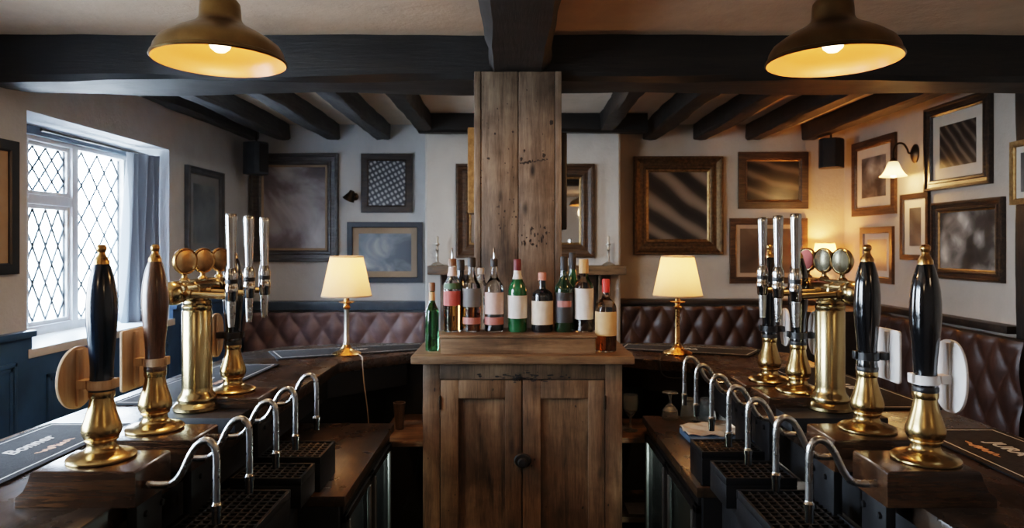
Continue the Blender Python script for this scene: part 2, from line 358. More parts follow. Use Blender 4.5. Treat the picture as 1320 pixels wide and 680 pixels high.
# ------------------------------------------------------------------ room shell
XL, XR, YB, YF = -2.25, 2.81, 5.80, -1.6
CZ = H(1.025)
CF = H(0.89)
b = bm_new(); box(b, XL - 0.4, XR + 0.3, YF - 0.1, YB + 0.2, -0.1, 0); struct('floor', b, 'floor')
b = bm_new(); box(b, XL - 0.4, XR + 0.3, 3.0, YB + 0.2, CZ, CZ + 0.1); struct('ceiling', b, 'ceil_plaster')
b = bm_new(); box(b, XL - 0.4, XR + 0.3, YF - 0.1, 3.0, CF, CZ + 0.1); struct('ceiling_front', b, 'ceil_front')
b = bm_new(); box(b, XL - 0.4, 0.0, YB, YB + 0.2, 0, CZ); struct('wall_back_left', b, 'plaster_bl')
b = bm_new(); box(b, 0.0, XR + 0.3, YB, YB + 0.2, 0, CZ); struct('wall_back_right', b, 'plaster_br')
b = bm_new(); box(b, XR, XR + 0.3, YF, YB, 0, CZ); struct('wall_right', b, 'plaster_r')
b = bm_new(); box(b, XL - 0.4, XR + 0.3, YF - 0.1, YF, 0, CZ); struct('wall_front', b, 'backroom')
# left wall with two openings; window_1 (seen), window_2 (beyond the frame, nearer than the camera)
ZS, ZT = H(-0.49), H(0.624)
W1A, W1B, W2A, W2B = 3.155, 4.46, 0.40, 1.90
b = bm_new()
for ya, yb in ((YF, W2A), (W2B, W1A), (W1B, YB)): box(b, XL - 0.38, XL, ya, yb, 0, CZ)
for ya, yb in ((W1A, W1B), (W2A, W2B)):
    box(b, XL - 0.38, XL, ya, yb, 0, ZS); box(b, XL - 0.38, XL, ya, yb, ZT, CZ)
# splayed near reveal
prism(b, [(XL, W1A), (XL - 0.29, W1A), (XL - 0.29, W1A + 0.335)], ZS, ZT)
bmesh.ops.remove_doubles(b, verts=b.verts[:], dist=1e-5)
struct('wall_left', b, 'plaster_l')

# chimney breast
b = bm_new(); prism(b, [(-0.708, YB), (-0.708, 5.475), (-0.69, 5.46), (0.84, 5.46), (0.856, 5.475), (0.856, YB)], 0, CZ)
struct('wall_chimney', b, 'plaster')

# ------------------------------------------------------------------ windows
def lattice(bm, x, y0, y1, z0, z1, nx, nz, r=0.0028):
    """lead diamonds in the plane x; clipped diagonal lines"""
    dy = (y1 - y0) / nx; dz = (z1 - z0) / nz
    m = dz / dy
    for s in (1, -1):
        for k in range(-nz - nx, nx + nz + 1):
            # line z = z0 + s*m*(y-y0) + (k+0.5)*dz*... starting on half steps
            c0 = (k + 0.5) * dz + (0 if s > 0 else (z1 - z0))
            pts = []
            for y in (y0, y1):
                z = z0 + c0 + s * m * (y - y0)
                if z0 - 1e-9 <= z <= z1 + 1e-9: pts.append((y, z))
            for z in (z0, z1):
                y = y0 + (z - z0 - c0) / (s * m)
                if y0 + 1e-9 < y < y1 - 1e-9: pts.append((y, z))
            if len(pts) >= 2:
                a, e = pts[0], pts[-1]
                if abs(a[0] - e[0]) > 0.01: tube(bm, [(x, a[0], a[1]), (x, e[0], e[1])], r, 5, 0)
def window(name, ya, yb, full=True):
    w = bpy.data.objects.new(name, None); C.objects.link(w); w['kind'] = 'structure'
    xg = XL - 0.28
    a, e, z0, z1 = ya + 0.335, yb - 0.02, ZS + 0.015, ZT - 0.015
    ym = 3.91 if full else (a + e) / 2; zt = H(0.243)
    fr = bm_new(); t = 0.045; d = 0.06
    box(fr, xg - d, xg + 0.02, a, a + t, z0, z1, 0.006); box(fr, xg - d, xg + 0.02, e - t, e, z0, z1, 0.006)
    box(fr, xg - d, xg + 0.021, a, e, z1 - 0.06, z1, 0.006); box(fr, xg - d, xg + 0.021, a, e, z0, z0 + 0.05, 0.006)
    box(fr, xg - d, xg + 0.022, ym - 0.028, ym + 0.028, z0, z1, 0.006)
    box(fr, xg - d, xg + 0.019, a + t, ym, zt - 0.026, zt + 0.026, 0.006)
    struct('window_frame', fr, 'white_paint', w)
    panes = [(a + t, ym - 0.028, zt + 0.026, z1 - 0.06, 3, 2.0), (a + t, ym - 0.028, z0 + 0.05, zt - 0.026, 3, 3), (ym + 0.028, e - t, z0 + 0.05, z1 - 0.06, 3, 5)]
    for i, (p, q, u, v, nx, nz) in enumerate(panes):
        c = bm_new(); s = 0.022
        if i < 2:
            box(c, xg - 0.035, xg + 0.005, p, p + s, u, v, 0.004); box(c, xg - 0.035, xg + 0.005, q - s, q, u, v, 0.004)
            box(c, xg - 0.035, xg + 0.004, p, q, u, u + s, 0.004); box(c, xg - 0.035, xg + 0.004, p, q, v - s, v, 0.004)
        else: s = 0.004; box(c, xg - 0.035, xg + 0.005, p, q, u, u + s)
        cas = struct('casement', c, 'white_paint', w)
        g = bm_new(); box(g, xg - 0.022, xg - 0.018, p + s, q - s, u + s, v - s); struct('pane', g, 'pane', cas)
        l = bm_new(); lattice(l, xg - 0.014, p + s, q - s, u + s, v - s, nx, int(nz), 0.0062)
        box(l, xg - 0.018, xg - 0.010, p + s, p + s + 0.006, u + s, v - s); box(l, xg - 0.018, xg - 0.010, q - s - 0.006, q - s, u + s, v - s)
        struct('lead_lattice', l, 'lead', cas)
    # sill board and inner lintel strip
    b = bm_new()
    prism(b, [(XL + 0.03, ya - 0.03), (XL + 0.03, yb + 0.02), (XL - 0.29, yb), (XL - 0.29, a - 0.02), (XL - 0.0, ya)], ZS - 0.03, ZS + 0.012, bev=0.004)
    struct('window_sill', b, 'white_paint', w)
    b = bm_new(); box(b, xg - 0.03, xg + 0.045, a - 0.02, yb, z1 - 0.035, z1 + 0.012, 0.004); struct('window_head', b, 'railblue', w)
    return w
window('window_1', W1A, W1B)
window('window_2', W2A, W2B, False)

# curtain drawn to the far side of the window
t = bmesh.new(); nu, nv = 90, 26; grid = []
for j in range(nv + 1):
    row = []; v = j / nv; z = ZT - 0.045 - v * 1.09
    wd = 0.20 + 0.06 * v
    for i in range(nu + 1):
        u = i / nu
        y = 4.445 - wd * 1.0 * (1 - u)
        amp = 0.032 + 0.014 * v
        x = XL - 0.16 + amp * math.sin(u * 2 * PI * 4.5 + 0.8 * math.sin(v * 3)) + 0.01 * math.sin(u * 17 + v * 4) + 0.09 * u
        row.append(t.verts.new((x, y, z)))
    grid.append(row)
for j in range(nv):
    for i in range(nu): t.faces.new((grid[j][i], grid[j][i + 1], grid[j + 1][i + 1], grid[j + 1][i]))
cr = thing('curtain', 'grey-blue pleated curtain hanging at the right side of the leaded window', 'curtain', (0, 0, 0))
obj('drape', t, 'curtain', cr)
b = bm_new(); tube(b, [(XL - 0.15, 3.47, ZT - 0.035), (XL - 0.15, 4.45, ZT - 0.035)], 0.009, 10, 0); obj('curtain_rail', b, 'darkmetal', cr)

# wainscot on the left wall (dark blue panelling)
b = bm_new()
def wains(bm, ya, yb, ztop):
    box(bm, XL, XL + 0.025, ya, yb, 0, ztop - 0.02)
    box(bm, XL, XL + 0.05, ya, yb, ztop - 0.03, ztop, 0.006)
wains(b, YF, W2A, H(-0.39)); wains(b, W2B, W1A - 0.0, H(-0.39)); wains(b, W1B + 0.0, YB, H(-0.39))
box(b, XL, XL + 0.025, W1A, W1B, 0, ZS - 0.031); box(b, XL, XL + 0.025, W2A, W2B, 0, ZS - 0.031)
for ya, yb, zt in ((2.17, 2.54, H(-.524)), (2.63, 3.05, H(-.524)), (3.25, 3.79, H(-.613)), (3.90, 4.40, H(-.613)), (4.55, 5.02, H(-.524)), (5.13, 5.69, H(-.524))):
    for k, (w, d) in enumerate(((0.0, 0.036), (0.02, 0.030))):
        z0 = 0.35
        box(b, XL, XL + d, ya + w, ya + w + 0.018, z0 + w, zt - w, 0.003); box(b, XL, XL + d, yb - w - 0.018, yb - w, z0 + w, zt - w, 0.003)
        box(b, XL, XL + d, ya + w, yb - w, zt - w - 0.018, zt - w, 0.003)
struct('trim_1', b, 'blue_paint')
# dado rails: dark wood right, blue painted at the back left
b = bm_new(); box(b, 0.858, XR, YB - 0.18, YB, H(-0.49), H(-0.45), 0.008); box(b, XR - 0.094, XR, 3.76, YB - 0.181, H(-0.49), H(-0.445), 0.008); struct('trim_2', b, 'railwood')
b = bm_new(); box(b, XL + 0.05, -0.709, YB - 0.12, YB, H(-0.541), H(-0.468), 0.008); struct('trim_3', b, 'railblue')

# ------------------------------------------------------------------ beams, joists, posts
def rough_beam(name, x0, x1, y0, y1, z0, z1, mat, label, cat='beam', along='X', amp=0.006, cham=0.02, group=None):
    t = bmesh.new(); n = 34
    prof = []
    # cross section with chamfered lower edges (u across, w up)
    U0, U1, A0, A1 = (y0, y1, x0, x1) if along == 'X' else ((x0, x1, y0, y1) if along == 'Y' else (0, 0, 0, 0))
    c = cham
    prof = [(U0, z1), (U0, z0 + c), (U0 + c, z0), ((U0 + U1) / 2, z0), (U1 - c, z0), (U1, z0 + c), (U1, z1)]
    rings = []
    rnd = random.Random(hash(label) % 1000 if False else len(label) * 13 + int(abs(x0 * 100)))
    ph = [rnd.uniform(0, 6.28) for _ in prof]
    for i in range(n + 1):
        a = A0 + (A1 - A0) * i / n; ring = []
        for k, (u, w) in enumerate(prof):
            du = amp * math.sin(a * 5.1 + ph[k]) + amp * .5 * math.sin(a * 17 + ph[k] * 2) + rnd.uniform(-1, 1) * amp * 0.35
            dw = amp * math.sin(a * 4.3 + ph[k] * 1.7) + rnd.uniform(-1, 1) * amp * 0.3
            if w == z1: dw = 0
            p = (a, u + du, w + dw) if along == 'X' else (u + du, a, w + dw)
            ring.append(t.verts.new(p))
        rings.append(ring)
    for r, s in zip(rings, rings[1:]):
        for k in range(len(prof) - 1): t.faces.new((r[k], r[k + 1], s[k + 1], s[k]))
        t.faces.new((r[-1], r[0], s[0], s[-1]))
    t.faces.new(rings[0]); t.faces.new(rings[-1][::-1])
    bmesh.ops.recalc_face_normals(t, faces=t.faces[:])
    o = obj(name, t, mat, ang=28); tag(o, label, cat, group, 'structure'); return o
BZ = H(0.70); BC = H(0.728)
rough_beam('ceiling_beam', XL - 0.3, XR + 0.2, 2.89, 3.18, BZ, CZ, 'beam', 'massive dark oak beam running across the whole room over the post', amp=0.007)
rough_beam('ceiling_beam', -0.104, 0.150, YF, 2.885, BC, CF, 'joist', 'heavy dark beam running overhead toward the wooden post', along='Y', cham=0.03, amp=0.005)
rough_beam('ceiling_beam', -0.74, 1.04, 5.29, 5.42, H(0.881), CZ, 'beam', 'short dark trimmer beam in front of the chimney breast', amp=0.004)
jl = [(-2.252, -2.163, 5.79, 'dark joist tight against the window wall'), (-2.018, -1.895, 5.79, 'dark ceiling joist, second from the window wall'),
      (-1.594, -1.472, 5.79, 'dark ceiling joist above the large painting by the window'), (-1.171, -1.048, 5.79, 'dark ceiling joist above the lattice-patterned picture'),
      (-0.758, -0.641, 5.455, 'dark joist meeting the chimney breast on the left of the post'), (0.669, 0.78, 5.455, 'dark joist meeting the trimmer beam just right of the post'),
      (1.093, 1.227, 5.79, 'dark ceiling joist above the gilt-framed brown painting'), (1.522, 1.65, 5.79, 'dark ceiling joist above the wall between the two brown paintings'),
      (1.97, 2.096, 5.79, 'dark ceiling joist above the streaky landscape picture'), (2.442, 2.564, 5.79, 'dark ceiling joist nearest the right-hand wall')]
for x0, x1, ye, lb in jl:
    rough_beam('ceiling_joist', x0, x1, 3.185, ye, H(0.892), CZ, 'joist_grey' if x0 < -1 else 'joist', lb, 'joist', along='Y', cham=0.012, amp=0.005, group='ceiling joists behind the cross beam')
# timber post on right wall
t = bmesh.new(); rings = []
rnd = random.Random(5)
for i in range(30):
    z = (CZ) * i / 29; e = [0.02 * math.sin(z * 7) + rnd.uniform(-.008, .008) for _ in range(4)]
    rings.append([t.verts.new(p) for p in ((2.82, 3.72 + e[0] * .4, z), (2.743 + e[1] * .5, 3.73 + e[1] * .4, z), (2.726 + e[2] * .5, 3.40, z), (2.82, 3.39, z))])
for r, s in zip(rings, rings[1:]):
    for k in range(4): t.faces.new((r[k], r[(k + 1) % 4], s[(k + 1) % 4], s[k]))
t.faces.new(rings[0]); t.faces.new(rings[-1]); bmesh.ops.recalc_face_normals(t, faces=t.faces[:])
tag(obj('timber_post', t, 'post'), 'rough dark timber post against the right-hand wall', 'post', kind='structure')

# central boarded post standing on the cabinet
CT = H(-0.40)
cp = thing('boarded_post', 'broad weathered plank-clad post rising from the cabinet to the beams', 'post', (0.018, 2.86, CT))
hh = BC - CT; hl = BZ - CT
b = bm_new(); box(b, -0.154, 0.000, 0.0, 0.02, 0, hh, 0.003); obj('front_board', b, 'col_wood', cp)
b = bm_new(); box(b, 0.003, 0.154, 0.001, 0.02, 0, hh, 0.003); obj('front_board', b, 'col_wood2', cp)
for s in (-1, 1):
    b = bm_new(); box(b, *sorted((s * 0.156, s * 0.183)), -0.004, 0.026, 0, hh, 0.003); box(b, *sorted((s * 0.156, s * 0.183)), 0.0262, 0.265, 0, hl - .004, 0.003); obj('side_board', b, 'col_wood', cp)
b = bm_new(); box(b, -0.155, 0.155, 0.021, 0.265, 0.0, hl - 0.005); obj('core', b, 'joist', cp)
# scorched scribbles and worm marks in the boards
def blotch(bm, x, z, w, h, rnd, y=-0.0008):
    n = 9; vs = []
    for k in range(n):
        a = 2 * PI * k / n; r = rnd.uniform(0.55, 1.1)
        vs.append(bm.verts.new((x + math.cos(a) * w * r, y, z + math.sin(a) * h * r)))
    bm.faces.new(vs)
rnd = random.Random(3); b = bm_new()
def pz(y): return -(y - 316) / F * 2.86 - (CT - EYE)
def px_(x): return (x - 662) / F * 2.86 - 0.018
xx = 671.0
while xx < 706:
    blotch(b, px_(xx), pz(210.5 - (xx - 671) * 0.16 + rnd.uniform(-1, 1)) , rnd.uniform(.003, .008), rnd.uniform(.002, .007), rnd); xx += rnd.uniform(1.5, 3.2)
for x, y, w, h in ((701, 200, .009, .012), (672, 205, .006, .012), (711, 158, .008, .014), (676, 194, .005, .01), (630, 204, .008, .008), (661, 170, .006, .006), (638, 172, .005, .007)):
    blotch(b, px_(x), pz(y), w, h, rnd)
for k in range(26):
    blotch(b, px_(rnd.uniform(672, 706)), pz(rnd.uniform(289, 318)), rnd.uniform(.002, .007), rnd.uniform(.003, .012), rnd)
for k in range(16):
    blotch(b, px_(rnd.uniform(641, 666)), pz(rnd.uniform(255, 306)), rnd.uniform(.002, .005), rnd.uniform(.002, .007), rnd)
for k in range(30):
    blotch(b, px_(rnd.uniform(617, 714)), pz(rnd.uniform(110, 330)), rnd.uniform(.0012, .0035), rnd.uniform(.0015, .005), rnd)
sc_ = obj('scorch_marks', b, 'scorch', cp); sc_['kind'] = 'stuff'; sc_['label'] = 'black scorched marks and worm holes'

# ------------------------------------------------------------------ bar counters
CTR = H(-0.5)
def counter(s, label):
    t_ = thing('bar_counter', label, 'bar counter', (0, 0, 0))
    poly = [(.79, -.3), (.745 if s < 0 else .767, 2.91), (.43 if s < 0 else .46, 3.205 if s < 0 else 3.06), (.36 if s < 0 else .415, 3.215 if s < 0 else 3.215),
            (-.005 * s * 0 + .004, 3.215), (.004, 3.53), (.80, 3.50), (1.14, 3.385), (1.28, 3.18), (1.40, -.3)]
    P = [(s * x, y) for x, y in poly]
    if s < 0: P[4] = (-.004, 3.215); P[5] = (-.004, 3.53)
    b = bm_new(); prism(b, P, CTR - 0.045, CTR, bev=0.006); obj('countertop', b, 'counter', t_)
    b = bm_new()
    prism(b, [(s * 1.0, -.3), (s * 1.0, 2.95), (s * .62, 3.28), (s * .05, 3.28), (s * .05, 3.42), (s * .76, 3.42), (s * 1.12, 3.12), (s * 1.22, -.3)], 0.0, CTR - 0.046)
    obj('front_panel', b, 'blackwood', t_)
    # apron under the inner edge
    b = bm_new()
    prism(b, [(s * .82, -.3), (s * .79, 2.90), (s * .50, 3.19), (s * .50, 3.22), (s * .82, 2.93), (s * .85, -.3)], CTR - 0.15, CTR - 0.046)
    obj('apron', b, 'blackwood', t_)
    return t_
counter(-1, 'long dark oak bar top by the leaded window, bending behind the cabinet')
counter(1, 'long dark oak bar top by the leather-lined right wall, bending behind the cabinet')

# bar towels / mats
def bar_mat(quad, label, text=None, tsize=0.05, tpos=0.5, motif=True, seed=0, shear=0.0):
    """quad: inner-near, inner-far, outer-far, outer-near (x,y)"""
    z = CTR + 0.001
    o = thing('bar_mat', label, 'bar mat', (0, 0, z), group='black bar mats on the counters')
    b = bm_new(); prism(b, quad, 0, 0.005, bev=0.0012); obj('mat_pad', b, 'mat', o)
    q = [Vector((x, y, 0)) for x, y in quad]; c = sum(q, Vector()) / 4
    w = min((q[0] - q[3]).length, (q[0] - q[1]).length)
    k1 = 1 - 0.035 / (w) * 1.6
    b = bm_new()
    e = [q[i] for i in range(4)]
    def inset(dist):
        out = []
        for i in range(4):
            a = (e[i] - e[i - 1]).normalized(); d = (e[(i + 1) % 4] - e[i]).normalized()
            bis = (d - a); s = abs(a.cross(d).z)
            out.append(e[i] + bis * (dist / max(s, .2)))
        return out
    A, Bq = inset(0.016), inset(0.0205)
    for i in range(4):
        j = (i + 1) % 4
        vs = [b.verts.new((p.x, p.y, 0.0056)) for p in (A[i], A[j], Bq[j], Bq[i])]
        b.faces.new(vs)
    bmesh.ops.recalc_face_normals(b, faces=b.faces[:])
    obj('border_line', b, 'mat_line', o)
    # lettering reads from inside the bar
    up = ((q[3] - q[0]) + (q[2] - q[1])).normalized()      # towards the customer
    right = Vector((up.y, -up.x, 0))
    ctr = c + right * tpos
    if text:
        cu = bpy.data.curves.new('lettering', 'FONT'); cu.body = text; cu.size = tsize; cu.align_x = 'CENTER'; cu.align_y = 'CENTER'; cu.shear = shear; cu.extrude = 0.0003; cu.offset = 0.0012
        f0 = bpy.data.objects.new('tmp_text', cu); C.objects.link(f0)
        bpy.context.view_layer.update()
        me = bpy.data.meshes.new_from_object(f0.evaluated_get(bpy.context.evaluated_depsgraph_get())); me.name = 'lettering'
        bpy.data.objects.remove(f0); bpy.data.curves.remove(cu); me.materials.clear(); me.materials.append(M['mat_text'])
        f = bpy.data.objects.new('lettering', me); C.objects.link(f)
        f.parent = o; p = ctr + up * 0.012
        f.location = (p.x, p.y, 0.0058); f.rotation_euler = (0, 0, math.atan2(right.y, right.x))
    if motif:
        b = bm_new(); rnd = random.Random(seed)
        for k in range(16):
            u = (k / 15 - .5) * 2; p = ctr - up * (0.052 + rnd.uniform(-.006, .006)) + right * (u * .06)
            n = 7; hw = 0.009 * (1.1 - abs(u)) + 0.003
            b.faces.new([b.verts.new((p.x + right.x * math.cos(2 * PI * i / n) * .008 * rnd.uniform(.5, 1.2) + up.x * math.sin(2 * PI * i / n) * hw * rnd.uniform(.5, 1.2),
                                     p.y + right.y * math.cos(2 * PI * i / n) * .008 * rnd.uniform(.5, 1.2) + up.y * math.sin(2 * PI * i / n) * hw * rnd.uniform(.5, 1.2), 0.0057 + k * 1e-5)) for i in range(n)])
        bmesh.ops.recalc_face_normals(b, faces=b.faces[:])
        for f in b.faces:
            if f.normal.z < 0: f.normal_flip()
        obj('printed_motif', b, 'mat_motif', o)
    return o
bar_mat([(-1.065, 1.0), (-1.065, 1.90), (-1.29, 1.90), (-1.31, 1.0)], 'black bar mat nearest the camera below the leaded window', 'Bonner', 0.052, 0.235, True, 1, 0.3)
bar_mat([(-1.005, 2.13), (-0.975, 2.85), (-1.225, 2.83), (-1.265, 2.13)], 'black bar mat behind the left brass font, halfway along the window bar', 'Bonner', 0.05, 0.0, True, 2, 0.3)
bar_mat([(-1.03, 2.98), (-0.36, 3.28), (-0.42, 3.46), (-1.15, 3.20)], 'black bar mat behind the table lamp on the window side', 'Bonner', 0.045, -0.02, False, 3, 0.3)
bar_mat([(1.07, 1.845), (1.07, 1.0), (1.32, 1.0), (1.30, 1.845)][::1], 'black bar mat nearest the camera below the leather bench', 'JURA', 0.050, -0.235, True, 4)
bar_mat([(1.02, 2.76), (1.05, 2.07), (1.30, 2.07), (1.27, 2.78)], 'black bar mat behind the right brass font, halfway along the right bar', 'JURA', 0.05, 0.04, True, 5)
bar_mat([(0.50, 3.27), (1.06, 3.06), (1.18, 3.24), (0.56, 3.44)], 'black bar mat behind the table lamp on the right-hand side', 'JURA', 0.045, 0.0, False, 6)

# ------------------------------------------------------------------ hand pumps
def ogee_block(s, x_in, x_out, y0, y1, h, flare=0.035):
    """block with an ogee moulded outer end; local z from 0 to h, inner side at x_in (abs values, s = side)"""
    b = bm_new()
    prof = [(x_in, 0.0), (x_in, h - .004), (x_in + .004, h), (x_out, h), (x_out + .005, h - .004), (x_out + .010, h * .72), (x_out + flare * .55, h * .45), (x_out + flare * .9, h * .30), (x_out + flare, h * .22), (x_out + flare, 0.0)]
    prism(b, [(s * x, z) for x, z in prof], y0, y1, 'Y', bev=0.0012)
    return b
BRASS = [(0, 0), (.061, 0), (.0635, .0025), (.0635, .0055), (.060, .009), (.048, .013), (.036, .0165), (.0295, .021), (.0268, .027), (.0262, .033), (.0268, .0365), (.0300, .0375), (.0312, .040), (.0305, .0425), (.0322, .0445), (.0352, .050), (.0366, .057), (.0362, .064), (.0338, .073), (.0300, .085), (.0262, .098), (.0232, .110), (.0218, .119), (.0215, .1235), (.0232, .1245), (.0240, .128), (.0240, .134), (.0230, .138), (.0225, .140), (0, .140)]
HAND = [(0, .138), (.0222, .138), (.0232, .150), (.0222, .158), (.0212, .170), (.0213, .186), (.0225, .206), (.0248, .232), (.0275, .262), (.0290, .290), (.0288, .315), (.0268, .340), (.0228, .364), (.0175, .384), (.0138, .394), (0, .394)]
FIN = [(0, .392), (.0146, .392), (.0142, .399), (.0105, .406), (.0075, .411), (.0068, .416), (.0088, .4195), (.0098, .4235), (.0092, .428), (.006, .4315), (0, .4322)]
def clip_plate(shape, w, h, th):
    """plate in the local y-z plane, thickness along x, centred"""
    if shape == 'rect':
        r = 0.008; pts = []
        for cx, cz, a0 in ((w / 2 - r, h / 2 - r, 0), (-w / 2 + r, h / 2 - r, PI / 2), (-w / 2 + r, -h / 2 + r, PI), (w / 2 - r, -h / 2 + r, 1.5 * PI)):
            for k in range(5): a = a0 + k * PI / 8; pts.append((cx + r * math.cos(a), cz + r * math.sin(a)))
    elif shape == 'round': pts = [(w / 2 * math.cos(2 * PI * k / 40), h / 2 * math.sin(2 * PI * k / 40)) for k in range(40)]
    else:
        pts = []
        for k in range(44):
            a = 2 * PI * k / 44; c, s = math.cos(a), math.sin(a)
            pts.append((w / 2 * math.copysign(abs(c) ** .85, c), h / 2 * math.copysign(abs(s) ** .85, s)))
    b = bm_new(); prism(b, pts, -th / 2, th / 2, 'X', bev=0.0012); return b
def hand_pump(s, y, x, xin, xout, ya, yb, label, hmat, shape, cw, ch, cmat, bmat, lean=0.0, zc=0.165, zb=0.162):
    z0 = H(-0.43)
    o = thing('hand_pump', label, 'hand pump', (s * x, y, z0), group='hand pulls on the bar')
    bl = ogee_block(s, xin - x, xout - x, ya - y, yb - y, 0.07); bmesh.ops.translate(bl, verts=bl.verts[:], vec=(0, 0, -0.07)); obj('mounting_block', bl, 'block', o)
    b = bm_new(); lathe(b, BRASS, 48); obj('brass_base', b, 'brass', o)
    b = bm_new(); lathe(b, HAND, 40); hd = obj('handle', b, hmat, o)
    b = bm_new(); lathe(b, FIN, 28); obj('finial', b, 'gold', hd)
    b = clip_plate(shape, cw, ch, 0.006); cp_ = obj('pump_clip', b, cmat, o, (s * 0.050, 0.0, zc + 0.02))
    # spine on the back of the clip, band round the handle and the arm joining them
    b = bm_new(); box(b, *sorted((-s * .003, -s * .009)), -.009, .009, -ch * .46, ch * .46, .002); obj('clip_spine', b, cmat, cp_)
    b = bm_new(); zb0 = zb - (zc + 0.02)
    prof = [(.0222, zb0 - .009), (.0262, zb0 - .009), (.0262, zb0 + .009), (.0222, zb0 + .009), (.0222, zb0 - .009)]
    lathe(b, prof, 36, T(-s * .050, 0, 0)); box(b, *sorted((-s * .025, -s * .004)), -.012, .012, zb0 - .009, zb0 + .009, .002)
    box(b, *sorted((-s * .074, -s * .082)), -.008, .008, zb0 - .007, zb0 + .012, .002)
    obj('clip_band', b, bmat, cp_)
    b = bm_new(); lathe(b, [(0, .137), (.0236, .137), (.0246, .142), (.0240, .147), (.0218, .150), (0, .150)], 32); obj('collar', b, 'rubber' if hmat != 'walnut' else 'walnut', o)
    # clamp plate under the overhanging block
    b = bm_new(); box(b, *sorted((s * (xin - x + .008), s * (xin - x + .028))), ya - y + .02, yb - y - .02, -0.24, -0.0705, .003)
    for k in (-.03, .03):
        for zz in (-.10, -.20): lathe(b, [(0, 0), (.007, 0), (.006, .005), (0, .006)], 10, T(s * (xin - x + .008), k, zz) @ RY(-s * PI / 2))
    obj('clamp_plate', b, 'black_panel', o)
    return o
hand_pump(-1, 1.381, .833, .720, .916, 1.30, 1.435, 'hand pump with navy handle and round wooden clip, nearest on the window bar', 'navy', 'round', .125, .125, 'clipwood', 'clipwood', zc=.143, zb=.150)
hand_pump(-1, 1.60, .84, .712, .925, 1.507, 1.645, 'hand pump with brown wooden handle and square-cornered wooden clip', 'walnut', 'rect', .105, .140, 'clipwood', 'clipwood', zc=.145, zb=.158)
hand_pump(-1, 2.02, .83, .718, .925, 1.92, 2.08, 'black-handled hand pump with oval wooden clip behind the left brass font', 'lacquer', 'oval', .095, .13, 'clipwood', 'rubber', zc=.145, zb=.165)
hand_pump(1, 1.371, .827, .712, .886, 1.30, 1.433, 'black-handled hand pump with oval white clip and white band, nearest on the right bar', 'lacquer', 'oval', .105, .146, 'clipwhite', 'clipwhite', zc=.148, zb=.162)
hand_pump(1, 1.597, .827, .708, .90, 1.507, 1.65, 'black-handled hand pump with rectangular white clip on the right bar', 'lacquer', 'rect', .10, .12, 'clipwhite', 'rubber', zc=.155, zb=.172)
hand_pump(1, 2.02, .842, .722, .925, 1.93, 2.08, 'black-handled hand pump with oval white clip just behind the right brass font', 'lacquer', 'oval', .085, .13, 'clipwhite', 'rubber', zc=.150, zb=.165)
hand_pump(1, 2.175, .815, .712, .90, 2.10, 2.24, 'black-handled hand pump with thin white clip, farthest along the right bar', 'lacquer', 'oval', .075, .12, 'clipwhite', 'rubber', zc=.150, zb=.165)

